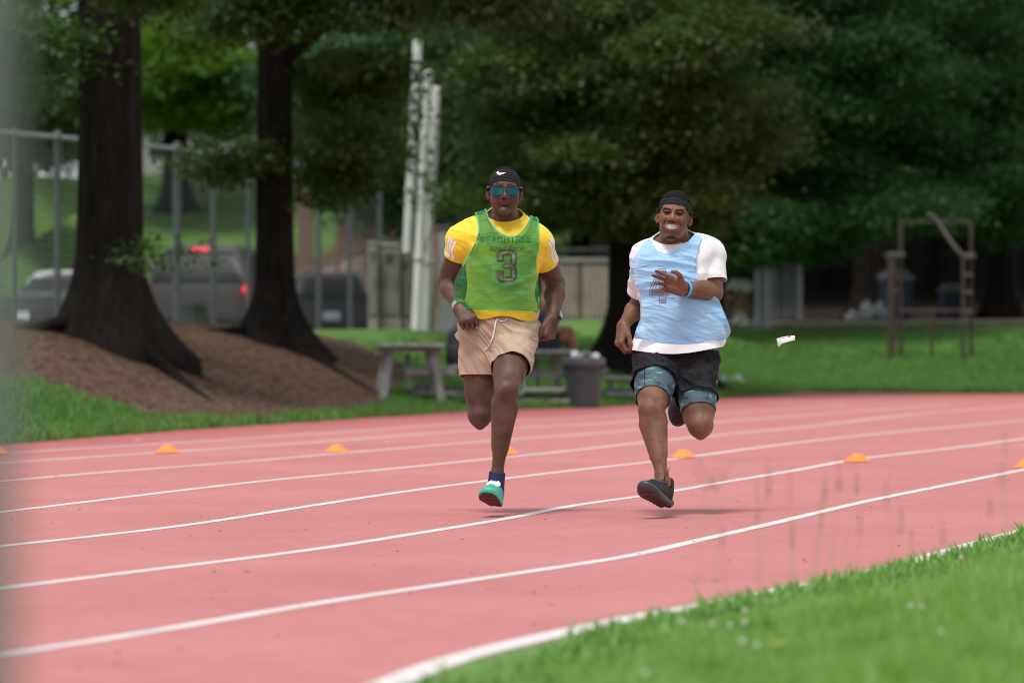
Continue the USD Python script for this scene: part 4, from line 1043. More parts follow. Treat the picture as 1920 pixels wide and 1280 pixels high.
# far lawn
xs = np.unique(np.r_[np.linspace(-60, -12, 20), np.linspace(-12, 14, 150), np.linspace(14, 100, 24)])
ds = np.r_[0, .12, np.linspace(.4, 40, 110), np.linspace(42, 120, 50), np.linspace(130, 420, 14)]
XX, DD = np.meshgrid(xs, ds, indexing='ij'); YY = Yedge(XX) + DD
ZZ = height(XX, YY) + .03 * (meshkit.fbm(np.stack([XX * 1.1, YY * .5, 0 * XX], -1), 3, 3) - .5) * sstep(.3, 2, DD) + .004
lv, lf = grid_mesh(xs, np.stack([XX, YY, ZZ], -1)); lf = lf[:, ::-1]
def soil_mask(X, Y):
    """bare earth and bark under the two oaks, on the slope behind the fence and in the wood on the right"""
    n = meshkit.fbm(np.stack([X * .9, Y * .32, 0 * X], -1), 4, 11) - .5
    d = Y - Yedge(X)
    a = np.hypot((X + 4.6) / 3.1, (Y - 51.0) / 8.0); a = 1 - sstep(.8, 1.12, a + n * .55)
    a2 = np.hypot((X + 2.9) / 1.75, (Y - 57.0) / 6.5); a2 = 1 - sstep(.8, 1.12, a2 + n * .5)
    a3 = (1 - sstep(.1, .42, np.abs((X + 2.3) * .96 + (Y - 53.5) * .14 + .1) + n * .3)) * sstep(47, 49, Y) * (1 - sstep(58, 61, Y)) * .9
    lot = (1 - sstep(-2.6, -1.2, X)) * sstep(71, 73, Y) * (1 - sstep(98, 101, Y))
    b1 = (1 - sstep(.6, 1.6, np.abs(Y - 117 + 3 * n))) * (1 - sstep(-4, -2, X)) + (1 - sstep(-1, 1, np.abs(Y - 128 + 4 * n) - 1)) * (1 - sstep(-5, -2, X))
    b2 = sstep(-5.2, -4.2, X) * (1 - sstep(0, 1.5, X)) * sstep(98, 101, Y)
    r = sstep(0.5, 2.5, X) * sstep(99, 101.5, Y + 4 * n)
    return np.clip(np.maximum.reduce([a, a2, a3, lot * 0, b1, b2, r]), 0, 1)
sm = soil_mask(lv[:, 0], lv[:, 1])
lawn_m = usdkit.material(stage, LK + 'lawn', {
    'g': ('geometry', {}), 'a': ('attribute', {'attribute': 'soil'}),
    'n': ('noise_texture', {'scale': 1.3, 'detail': 6.0, 'roughness': .65}), 'n2': ('noise_texture', {'scale': 9.0, 'detail': 5.0}), 'n3': ('noise_texture', {'scale': 38.0, 'detail': 3.0}),
    'gr': ('rgb_ramp', {'ramp': [(.25, (.058, .128, .023)), (.5, (.092, .188, .038)), (.75, (.135, .245, .062))]}),
    'so': ('rgb_ramp', {'ramp': [(.28, (.036, .019, .012)), (.5, (.095, .054, .036)), (.72, (.18, .11, .075))]}),
    'ma': ('math', {'math_type': 'add'}), 'mm': ('math', {'math_type': 'multiply_add', 'value2': .7, 'value3': -.35}), 'mr': ('map_range', {'from_min': .35, 'from_max': .65, 'clamp': True}),
    'wo': ('attribute', {'attribute': 'wood'}), 'wr': ('rgb_ramp', {'ramp': [(.3, (.010, .008, .005)), (.7, (.032, .022, .014))]}), 'mw': ('mix', {}),  # wood mask: tree shade put into the floor colour on the right
    'mx': ('mix', {}), 'b': ('bump', {'strength': .8, 'distance': .05}), 'p': ('principled_bsdf', {'roughness': .9, 'specular_ior_level': .2})},
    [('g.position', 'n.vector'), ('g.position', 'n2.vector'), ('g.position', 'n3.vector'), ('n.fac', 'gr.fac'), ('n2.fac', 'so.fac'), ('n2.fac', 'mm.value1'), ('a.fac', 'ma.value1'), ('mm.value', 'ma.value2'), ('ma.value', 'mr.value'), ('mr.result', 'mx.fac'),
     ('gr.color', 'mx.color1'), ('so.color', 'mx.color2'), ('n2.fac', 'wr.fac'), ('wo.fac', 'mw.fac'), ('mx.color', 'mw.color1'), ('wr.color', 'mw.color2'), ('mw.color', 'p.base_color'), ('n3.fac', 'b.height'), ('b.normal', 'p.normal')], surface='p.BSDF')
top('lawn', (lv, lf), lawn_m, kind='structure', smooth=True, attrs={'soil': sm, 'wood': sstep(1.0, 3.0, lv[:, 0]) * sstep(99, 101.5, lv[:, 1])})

# near lawn, inside the bend
ys = np.r_[-40, -10, np.linspace(-2, 30, 90), 34, 40, 48, 55]
dd = np.r_[0, .04, .1, .2, .4, .7, 1.2, 2, 3.5, 6, 12, 30, 60]
YY, DD = np.meshgrid(ys, dd, indexing='ij'); XX = Xin(YY) + DD + .05
ZZ = .004 + .045 * sstep(0, .6, DD) + .03 * (meshkit.fbm(np.stack([XX * 2, YY * 1, 0 * XX], -1), 3, 5) - .5) * sstep(.1, .5, DD)
top('infield_ground', grid_mesh(None, np.stack([XX, YY, ZZ], -1))[0:2], mat('infield_soil', (.095, .19, .038), .95, .4, 12, .5, 60), kind='structure', smooth=True)

# the running track, one sheet
ys2 = np.r_[np.linspace(-40, 0, 14), np.linspace(1, 76, 150)]
tr = []
xa = np.unique(np.r_[EDGE[:, 0], np.linspace(-20, 30, 200)]); pts_far = [(x, Yedge(x) + .05) for x in xa if -40 < x < 60]
pts_in = [(Xin(y) + .12, y) for y in np.linspace(-30, 54.5, 160)]
track_poly = Polygon([(-40, Yedge(-40))] + pts_far + [(60, 54.5)] + pts_in[::-1]).buffer(0)
tv, tf = trimesh.creation.triangulate_polygon(track_poly, engine='earcut')
tv = np.column_stack([tv, np.zeros(len(tv))])
if np.cross(tv[tf[0, 1]] - tv[tf[0, 0]], tv[tf[0, 2]] - tv[tf[0, 0]])[2] < 0: tf = tf[:, ::-1]
tv, tf = trimesh.remesh.subdivide_to_size(tv, tf, 2.2, max_iter=14)
fresh = 1 - sstep(.8, 10.0, Yedge(tv[:, 0]) - tv[:, 1])
track_m = usdkit.material(stage, LK + 'track', {
    'g': ('geometry', {}), 'n': ('noise_texture', {'scale': .55, 'detail': 5.0, 'roughness': .6}), 'n2': ('noise_texture', {'scale': 90.0, 'detail': 3.0, 'roughness': .7}), 'v': ('voronoi_texture', {'scale': 240.0}),
    'n4': ('noise_texture', {'scale': 7.0, 'detail': 4.0}),
    'r': ('rgb_ramp', {'ramp': [(.25, (.415, .145, .138)), (.5, (.452, .168, .161)), (.75, (.485, .192, .184))]}),
    'r2': ('rgb_ramp', {'ramp': [(.2, (.80, .78, .78)), (.5, (1, 1, 1)), (.8, (1.12, 1.14, 1.14))]}), 'r4': ('rgb_ramp', {'ramp': [(.3, (.93, .93, .93)), (.7, (1.05, 1.05, 1.05))]}),
    'm': ('mix', {'mix_type': 'multiply', 'fac': 1.0}), 'm4': ('mix', {'mix_type': 'multiply', 'fac': 1.0}),
    'fr': ('attribute', {'attribute': 'fresh'}), 'mf': ('mix', {'mix_type': 'multiply', 'color2': (.82, .62, .62)}), 'b': ('bump', {'strength': .55, 'distance': .004}), 'p': ('principled_bsdf', {'roughness': .82, 'specular_ior_level': .3})},
    [('g.position', 'n.vector'), ('g.position', 'n2.vector'), ('g.position', 'n4.vector'), ('g.position', 'v.vector'), ('n.fac', 'r.fac'), ('n2.fac', 'r2.fac'), ('n4.fac', 'r4.fac'), ('r.color', 'm.color1'), ('r2.color', 'm.color2'), ('m.color', 'm4.color1'), ('r4.color', 'm4.color2'), ('m4.color', 'mf.color1'), ('fr.fac', 'mf.fac'), ('mf.color', 'p.base_color'), ('v.distance', 'b.height'), ('b.normal', 'p.normal')], surface='p.BSDF')
track = top('running_track', (tv, tf), track_m, kind='structure', smooth=False, attrs={'fresh': fresh})
under = bx((0, 60, -1.3), (800, 900, 2.0)); top('subsoil', under, mat('subsoil', (.04, .05, .02), .95), kind='structure')
paint_m = usdkit.material(stage, LK + 'lane_paint', {
    'g': ('geometry', {}), 'n': ('noise_texture', {'scale': 60.0, 'detail': 4.0, 'roughness': .7}), 'n2': ('noise_texture', {'scale': 3.0, 'detail': 3.0}),
    'ad': ('math', {'math_type': 'multiply_add', 'value2': .45}), 'r': ('rgb_ramp', {'ramp': [(.40, (.46, .22, .21)), (.52, (.54, .48, .47)), (.8, (.62, .58, .57))]}),
    'p': ('principled_bsdf', {'roughness': .7, 'specular_ior_level': .3})},
    [('g.position', 'n.vector'), ('g.position', 'n2.vector'), ('n.fac', 'ad.value1'), ('n2.fac', 'ad.value3'), ('ad.value', 'r.fac'), ('r.color', 'p.base_color')], surface='p.BSDF')
LINES = [
    [(730, 1280), (870, 1230), (1040, 1189), (1200, 1155), (1360, 1127), (1520, 1095), (1620, 1075), (1720, 1050), (1820, 1022), (1920, 995)],
    [(0, 1228), (300, 1181), (600, 1130), (800, 1100), (1000, 1070), (1150, 1047), (1300, 1015), (1440, 983), (1600, 945), (1760, 912), (1920, 880)],
    [(0, 1103), (300, 1066), (600, 1028), (780, 1000), (960, 970), (1080, 947), (1200, 930), (1350, 905), (1500, 880), (1600, 862), (1760, 843), (1920, 822)],
    [(0, 1024), (280, 993), (508, 960), (720, 927), (850, 909), (980, 893), (1090, 880), (1200, 868), (1340, 850), (1500, 829), (1700, 808), (1920, 788)],
    [(0, 960), (200, 936), (400, 912), (560, 895), (720, 880), (860, 866), (1000, 852), (1200, 830), (1350, 815), (1500, 801), (1700, 778), (1920, 760)],
    [(0, 902), (200, 885), (400, 870), (610, 852), (750, 840), (900, 828), (1050, 817), (1200, 805), (1350, 791), (1500, 779), (1700, 764)],
    [(0, 868), (150, 858), (300, 848), (500, 835), (720, 819), (900, 806), (1100, 795), (1300, 778), (1500, 765)],
    [(0, 850), (180, 839), (300, 832), (500, 819), (720, 804), (900, 792), (1100, 782), (1300, 766)]]
for k, ln in enumerate(LINES):
    p = np.array([gnd(*q)[:2] for q in ln])
    d0, d1 = unit(p[0] - p[2]), unit(p[-1] - p[-3])
    p = np.vstack([p[0] + d0 * 14, p[0] + d0 * 5, p, p[-1] + d1 * 3])
    p = spline(p, 220); tng = np.gradient(p, axis=0); tng /= np.linalg.norm(tng, axis=1, keepdims=True); nn = np.stack([-tng[:, 1], tng[:, 0]], 1)
    wd = (.033 if k else .048) * (1 + .10 * (meshkit.noise(np.column_stack([np.arange(220) * .35, np.full(220, k), np.zeros(220)]), 2) - .5))
    L_, R_ = p + nn * wd[:, None], p - nn * wd[:, None]
    v = np.column_stack([np.vstack([L_, R_]), np.full(440, .0016)]); i = np.arange(219)
    f = np.vstack([np.stack([i, i + 220, i + 221], 1), np.stack([i, i + 221, i + 1], 1)])
    part(track, 'lane_line', (v, f), paint_m, False)
# the pale edging between track and lawn
e = np.array([(x, Yedge(x)) for x in np.linspace(-8, 10, 160)]); tng = np.gradient(e, axis=0); tng /= np.linalg.norm(tng, axis=1, keepdims=True); nn = np.stack([-tng[:, 1], tng[:, 0]], 1)
ev = np.column_stack([np.vstack([e + nn * .06, e - nn * .0, ]), np.full(320, .003)]); i = np.arange(159)
part(track, 'edging', (ev, np.vstack([np.stack([i, i + 160, i + 161], 1), np.stack([i, i + 161, i + 1], 1)])), mat('edging', (.42, .36, .28), .9, .2, 20), False)
# ------------------------------------------------------------------ marker cones
cone_m = mat('cone_orange', (.86, .24, .03), .45, .05, 20, .1, 200)
prof = [(.001, .049), (.024, .049), (.028, .052), (.032, .050), (.070, .016), (.088, .005), (.097, .003), (.097, .0), (.088, .0), (.066, .012), (.028, .046), (.001, .046)]
cone_px = [(-8, 851), (314, 849), (631, 848), (950, 852), (1281, 858), (1608, 866), (1926, 877)]
clab = ['orange marker cone cut by the left edge of the photo, at the far lanes', 'orange marker cone on the second farthest full lane line, below the left oak', 'orange marker cone on the lane line left of the runner in green',
        'orange marker cone half hidden behind the shin of the runner in green', 'orange marker cone just right of the shin of the runner in blue', 'orange marker cone standing alone on the right, right of the runner in blue', 'orange marker cone cut by the right edge of the photo']
first = None
for (px, py), lb in zip(cone_px, clab):
    c = gnd(px, py)
    if first is None:
        first = thing('marker_cone', lb, 'cone', c + [0, 0, .005], 'orange marker cones set across the lanes')
        part(first, 'disc', lathe(prof, 32), cone_m, 40)
        part(first, 'rim', lathe([(.0245, .0515), (.028, .0535), (.031, .0515), (.0275, .0500), (.0245, .0515)], 32), mat('cone_rim', (.9, .32, .06), .5), 40)
    else: copy_of(first, 'marker_cone', c + [0, 0, .005], 0, lb, 'cone', 'orange marker cones set across the lanes')

# ------------------------------------------------------------------ grass and weeds
def blade_tuft(n, h, w, spread, seed, lean=.5):
    r = np.random.default_rng(seed); vs, fs = [], []
    for _ in range(n):
        a = r.uniform(0, 2 * np.pi); b = np.array([r.normal(0, spread), r.normal(0, spread), 0]); hh = h * r.uniform(.55, 1.2); ww = w * r.uniform(.7, 1.3); ln = r.uniform(.1, lean) * hh
        d = np.array([math.cos(a), math.sin(a), 0]); s = np.array([-d[1], d[0], 0]); k = len(vs)
        vs += [b - s * ww, b + s * ww, b + d * ln * .3 - s * ww * .8 + [0, 0, hh * .55], b + d * ln * .3 + s * ww * .8 + [0, 0, hh * .55], b + d * ln + [0, 0, hh]]
        fs += [(k, k + 1, k + 3), (k, k + 3, k + 2), (k + 2, k + 3, k + 4)]
    return np.array(vs), np.array(fs)
def scatter(name, tufts, pos, mat_, label, seed, smin=.7, smax=1.3, cat='grass', mul=None):
    path = '/World/' + numbered('/World', name); pi = UsdGeom.PointInstancer.Define(stage, path)
    r = np.random.default_rng(seed); n = len(pos)
    protos = []
    for t_ in tufts:
        q = path + '/' + numbered(path, 'tuft'); usdkit.mesh(stage, q, t_, mat_, False); protos.append(q)
    pi.CreatePrototypesRel().SetTargets([Sdf.Path(q) for q in protos])
    pi.CreatePositionsAttr(Vt.Vec3fArray.FromNumpy(np.asarray(pos, np.float32)))
    pi.CreateProtoIndicesAttr(Vt.IntArray.FromNumpy(r.integers(0, len(tufts), n).astype(np.int32)))
    a = r.uniform(0, 2 * np.pi, n) / 2
    pi.CreateOrientationsAttr(Vt.QuathArray([Gf.Quath(float(math.cos(x)), 0, 0, float(math.sin(x))) for x in a]))
    s_ = r.uniform(smin, smax, n) * (1 if mul is None else mul); pi.CreateScalesAttr(Vt.Vec3fArray.FromNumpy(np.stack([s_, s_, s_ * r.uniform(.8, 1.2, n)], 1).astype(np.float32)))
    setd(pi.GetPrim(), label=label, category=cat, kind='stuff')
grass_near = leafmat('grass_near', (.15, .30, .06), (.42, .54, .19), .42, .5, 3.0, .6)
tufts = [blade_tuft(34, h, .0021, .022, 20 + i, .8) for i, h in enumerate((.055, .07, .085, .06))]
npos = []
r = np.random.default_rng(3)
y = r.uniform(8.0, 32, 62000); off = np.interp(y, [9, 12, 14, 16, 20], [.26, .26, .20, .15, .08]); x = Xin(y) + off + np.interp(y, [8, 12, 20, 32], [3.4, 3.2, 3.0, 2.6]) * r.uniform(0, 1, len(y)) ** 1.5
vis = ((x * FPX / y + 960) < 3400) & ((x * FPX / y + 960) > 300); x, y = x[vis], y[vis]
npos = np.column_stack([x, y, .03 * sstep(0, .6, x - Xin(y))])
edge_d = x - Xin(y) - np.interp(y, [9, 12, 14, 16, 20], [.26, .26, .20, .15, .08])
scatter('infield_grass', tufts, npos, grass_near, 'bright green grass and clover of the infield in the near right corner', 4, mul=(.20 + .80 * sstep(0, 1.0, edge_d)) * (.55 + 1.0 * meshkit.noise(npos * [4.5, 1.6, 0], 8)))
broad = [blade_tuft(12, .05, .007, .03, 70 + i, 1.3) for i in range(3)]
k = r.choice(len(npos), 4200, replace=False)
scatter('clover_leaves', broad, npos[k], leafmat('clover_leaf', (.13, .27, .06), (.24, .40, .13), .35), 'low broad clover leaves among the infield grass', 5, cat='clover')
far_t = [blade_tuft(26, h, .006, .07, 40 + i, .7) for i, h in enumerate((.07, .09, .06))]
X = r.uniform(-9, 14, 40000); D = 18 * r.beta(.75, 2.2, len(X)); Y = Yedge(X) + .03 + D
ok = (np.abs(X / Y) < .17) & (soil_mask(X, Y) < .45); X, Y = X[ok], Y[ok]
scatter('bank_grass', far_t, np.column_stack([X, Y, height(X, Y)]), leafmat('grass_far', (.078, .180, .034), (.165, .295, .078), .32, .6), 'mown green grass of the bank beyond the track', 6)
# bark chips and dry leaves on the bare mound
chip = [(np.array([[-.022, -.009, .003], [.022, -.008, .007], [.02, .009, .003], [-.02, .009, .008]]) * s, np.array([[0, 1, 2], [0, 2, 3]])) for s in (1, 1.3, .7)]
X = r.uniform(-7.5, -.4, 16000); Y = r.uniform(42, 64, len(X)); ok = soil_mask(X, Y) > .5; X, Y = X[ok], Y[ok]
scatter('leaf_litter', chip, np.column_stack([X, Y, height(X, Y) + .01]), mat('litter', (.10, .056, .035), .9, col2=(.25, .15, .095), scale=30), 'brown leaf litter and bark on the bare mound under the two oaks', 8, cat='leaf litter')

flower_c = mat('clover_white', (.50, .50, .40), .8, .1, 200); stem_m = mat('weed_stem', (.16, .22, .05), .7); yel_c = mat('flower_yellow', (.80, .60, .02), .6)
def ball_flower(t, h, rad):
    part(t, 'stem', tube([(0, 0, 0), (.004, .002, h * .5), (0, 0, h)], .0012, 5), stem_m)
    r_ = np.random.default_rng(1); vs, fs = [], []
    for i in range(46):
        z = 1 - 2 * (i + .5) / 46; a = i * 2.4; d = np.array([math.sqrt(1 - z * z) * math.cos(a), math.sqrt(1 - z * z) * math.sin(a), z]); s = unit(np.cross(d, [.3, .5, .8])); k = len(vs)
        vs += [s * .0016, -s * .0016, d * rad]; fs += [(k, k + 1, k + 2)]
    core = trimesh.creation.icosphere(1, rad * .72)
    part(t, 'flower_head', move(join([(np.array(vs), np.array(fs)), core]), (0, 0, h)), flower_c, False)
fl_px = [(1336, 1170), (1369, 1172), (1396, 1145), (1397, 1166), (1392, 1202), (1210, 1262), (1487, 1262), (1707, 1136), (1728, 1137), (1832, 1118), (1802, 1045), (1278, 1166), (1419, 1210), (1764, 1184)]
ff = None
for i, (px, py) in enumerate(fl_px):
    Y = FPX * (EYE - .125) / (py - HOR); p = at(px, py, Y); p[2] = .02
    lb = 'small round white clover flower in the infield grass, one among several alike'
    if ff is None:
        ff = thing('clover_flower', lb, 'flower', p, 'white clover flowers in the infield grass'); ball_flower(ff, .105, .0095)
    else: copy_of(ff, 'clover_flower', p, .7 * i, lb, 'flower', 'white clover flowers in the infield grass')
Y = FPX * (EYE - .13) / (1208 - HOR); p = at(1458, 1208, Y); p[2] = .02
t = thing('yellow_flower', 'single yellow dandelion flower in the infield grass near the bottom edge', 'flower', p)
part(t, 'stem', tube([(0, 0, 0), (.005, 0, .06), (0, 0, .11)], .0016, 5), stem_m)
pt = []
for i in range(40):
    a = i * 2.4; rr = .006 + .014 * (i / 40); d = np.array([math.cos(a), math.sin(a), .35]); s = np.array([-math.sin(a), math.cos(a), 0]) * .0026; pt.append((np.array([s * .3, -s * .3, d * rr - s, d * rr + s]) + [0, 0, .11], np.array([[0, 1, 2], [0, 2, 3]])))
part(t, 'petals', join(pt), yel_c, False)
# tall seed heads standing up out of the lawn in front of the track
stalk_m = leafmat('dry_stalk', (.34, .42, .15), (.46, .48, .22), .3); seed_m = leafmat('seed_head', (.30, .22, .14), (.46, .34, .23), .3)
stalks = [(1300, 905, .8, 'V'), (1345, 905, 1.0, 'V'), (1415, 925, 1.4, 'P'), (1420, 965, 1.2, 'P'), (1480, 925, .8, 'P'), (1520, 920, .8, 'P'), (1550, 905, 1.0, 'P'), (1568, 912, .8, 'P'), (1512, 975, .9, 'P'), (1600, 985, .7, 'P'), (1640, 990, .9, 'P'), (1680, 930, .7, 'P'), (1755, 1005, .7, 'P'), (1900, 895, .7, 'P'), (1845, 950, .6, 'P'), (1490, 1010, .8, 'P'), (1365, 1010, .7, 'P'), (1710, 1010, .6, 'P'), (1890, 840, .7, 'H')]
slab = ['forked grass stalk just right of the black shoe of the runner in blue', 'second forked grass stalk, left of the thick seed heads', 'thickest brown seed head, tallest of the grass stalks in the middle', 'brown seed head just below and right of the thickest one', 'thin upright seed head right of the thickest one', 'thin upright seed head below the lone right cone, left of a taller pair', 'left stalk of the tall pair below the lone right cone', 'right stalk of the tall pair below the lone right cone',
        'short stalk whose head touches the nearest lane line', 'low stalk with small head under the tall pair', 'upright stalk on the right with its head at the lane line', 'stalk crossing the nearest lane line on the right', 'short stalk at the grass edge right of the others', 'stalk near the right edge, below the cut cone', 'faint stalk left of the rightmost ones', 'low stalk in the middle, in the grass below the thickest head', 'lowest and leftmost stalk, over bare track', 'short stalk over the grass edge on the right', 'drooping pale seed head at the right edge of the photo']
r = np.random.default_rng(12)
for i, (px, py, sz, kd) in enumerate(stalks):
    Y = r.uniform(10.5, 12.6)
    while Xin(Y) > (px - 960) * Y / FPX - .02 and Y > 8.0: Y -= .15
    X = (px - 960) * Y / FPX; h = EYE + (HOR - py) * Y / FPX
    t = thing('grass_stalk', slab[i], 'grass stalk', (X, Y, 0.02), 'tall seeding grass stalks at the infield edge')
    bend = r.normal(0, .03); bd2 = r.normal(0, .03)
    ax = spline([(0, 0, 0), (bend * .4, bd2 * .3, h * .5), (bend, bd2, h)], 12)
    part(t, 'stem', tube(ax, np.linspace(.0013, .0006, 12), 5), stalk_m)
    vs, fs = [], []
    heads = [(-.5, .075), (.5, .075)] if kd == 'V' else [(0, .075)]
    for a0, L in heads:
        for q in range(46):
            u = r.uniform(0, 1); a = r.uniform(0, 6.28); dirz = np.array([math.sin(a0), 0, math.cos(a0)]); c = ax[-1] - [0, 0, L * .6] + dirz * u * L * sz * 1.2
            d = unit(np.array([math.cos(a), math.sin(a), 1.3])) * .010 * sz * (1.2 - u * .6); s = unit(np.cross(d, [.2, .3, .9])) * .0016; k = len(vs)
            vs += [c, c + d * .5 + s, c + d, c + d * .5 - s]; fs += [(k, k + 1, k + 2), (k, k + 2, k + 3)]
    part(t, 'seed_head', (np.array(vs), np.array(fs)), seed_m, False)
# ------------------------------------------------------------------ trees
bark_dark = usdkit.material(stage, LK + 'bark', {
    'g': ('geometry', {}), 'mp': ('mapping', {'scale': (1, 1, .18)}), 'n': ('noise_texture', {'scale': 14.0, 'detail': 6.0, 'roughness': .65}), 'n2': ('noise_texture', {'scale': 1.2, 'detail': 3.0}),
    'r': ('rgb_ramp', {'ramp': [(.3, (.006, .0045, .0035)), (.55, (.015, .012, .009)), (.75, (.032, .026, .020))]}),
    'b': ('bump', {'strength': 1.0, 'distance': .06}), 'p': ('principled_bsdf', {'roughness': .95, 'specular_ior_level': .15})},
    [('g.position', 'mp.vector'), ('mp.vector', 'n.vector'), ('n.fac', 'r.fac'), ('r.color', 'p.base_color'), ('n.fac', 'b.height'), ('b.normal', 'p.normal')], surface='p.BSDF')
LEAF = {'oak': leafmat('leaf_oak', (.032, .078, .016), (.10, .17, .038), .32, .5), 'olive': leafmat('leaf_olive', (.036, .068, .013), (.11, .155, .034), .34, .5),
        'deep': leafmat('leaf_deep', (.026, .075, .022), (.090, .175, .052), .30, .45), 'bright': leafmat('leaf_bright', (.10, .20, .026), (.25, .37, .06), .45, .5, .5, .65), 'shade': leafmat('leaf_shade', (.018, .038, .012), (.045, .08, .022), .25, .6)}  # bright and shade leaves hold sunlight and shade in their colour

def trunk_mesh(base, r0, h, flare=1.8, roots=6, lean=(0, 0), seed=0, fl_h=.9, forks=()):
    """tapered trunk with root buttresses, and limbs"""
    rg = np.random.default_rng(seed); n, m = 26, 40; zs = np.r_[-1.1, -.7, -.4, -.18, np.linspace(0, fl_h * 1.6, 12), np.linspace(fl_h * 1.6 + h * .08, h, 13)]
    a = np.linspace(0, 2 * np.pi, m, endpoint=False); ph = rg.uniform(0, 6.28, 3); vs = []
    for z in zs:
        u = np.clip(1 - z / (fl_h * 1.7), 0, 1.2); rad = r0 * (1 - .30 * np.clip(z, 0, None) / h) * (1 + (flare - 1) * u ** 2.2 + .10 * np.clip(1 - z / (fl_h * 3.4), 0, 1) ** 2)
        bt = (np.abs(np.cos(a * roots / 2 + ph[0])) ** .8 - .5) * .40 * u ** 1.6 + .06 * np.sin(3 * a + ph[1] + z) + .05 * np.sin(9 * a + ph[2] + z * .7)
        rr = rad * (1 + bt)
        vs.append(np.column_stack([rr * np.cos(a) + lean[0] * z, rr * np.sin(a) + lean[1] * z, np.full(m, z)]))
    rows = np.array(vs); rows = np.concatenate([rows, rows[:, :1]], 1)
    return move(grid_mesh(None, rows), base)

def limb(pts, r0, r1): return tube(spline(pts, 14), np.linspace(r0, r1, 14), 8)

def leaves(centres, per, rad, size, seed, drop=.0, droop=.35):
    """leaf-sized folded faces spread round clump centres"""
    rg = np.random.default_rng(seed); n = len(centres) * per
    c = np.repeat(centres, per, 0); rr = np.repeat(rad, per)[:, None] if np.ndim(rad) else rad
    d = rg.normal(0, 1, (n, 3)); d /= np.linalg.norm(d, axis=1, keepdims=True); q = rg.uniform(0, 1, (n, 1)) ** .55
    p = c + d * q * rr * [1.15, 1.15, .42]
    t = rg.normal(0, 1, (n, 3)) * [1, 1, .45] + d * .7 + [0, 0, -droop]; t /= np.linalg.norm(t, axis=1, keepdims=True)
    u = np.cross(t, rg.normal(0, .35, (n, 3)) + [0, 0, 1.0]); u /= np.linalg.norm(u, axis=1, keepdims=True) + 1e-9
    nn = np.cross(u, t); L = size * rg.uniform(.6, 1.35, (n, 1)); W = L * rg.uniform(.26, .42, (n, 1))
    v = np.stack([p, p + t * L * .5 + u * W + nn * L * .10, p + t * L, p + t * L * .5 - u * W + nn * L * .10], 1).reshape(-1, 3)
    i = np.arange(n) * 4
    return v, np.vstack([np.stack([i, i + 1, i + 2], 1), np.stack([i, i + 2, i + 3], 1)])

def clumps(blobs, seed, spacing=.55):
    """clump centres filling ellipsoids (centre, radii), thinned so gaps stay"""
    rg = np.random.default_rng(seed); out = []
    for c, r_, n in blobs:
        d = rg.normal(0, 1, (n, 3)); d /= np.linalg.norm(d, axis=1, keepdims=True)
        q = rg.uniform(.25, 1, (n, 1)) ** .5
        p = np.asarray(c) + d * q * r_
        k = meshkit.noise(p * [.6, .6, 1.7], seed) > .42
        out.append(p[k])
    return np.vstack(out)

def boughs(x0, x1, y0, y1, Y, dY, n, seed, k=13, rx=(70, 150), ry=(20, 38)):
    """drooping, layered sprays of foliage between these columns and rows"""
    rg = np.random.default_rng(seed); out = []
    for _ in range(n):
        Yq = Y + rg.uniform(-dY, dY); out.append(Bl(rg.uniform(x0, x1), rg.uniform(y0, y1), Yq, rg.uniform(*rx), rg.uniform(*ry), rg.uniform(.4, 1.0), k))
    return out
def Bl(px, py, Y, rpx, rpy, ry, n): return (at(px, py, Y), np.array([rpx * Y / FPX, ry, rpy * Y / FPX]), n)

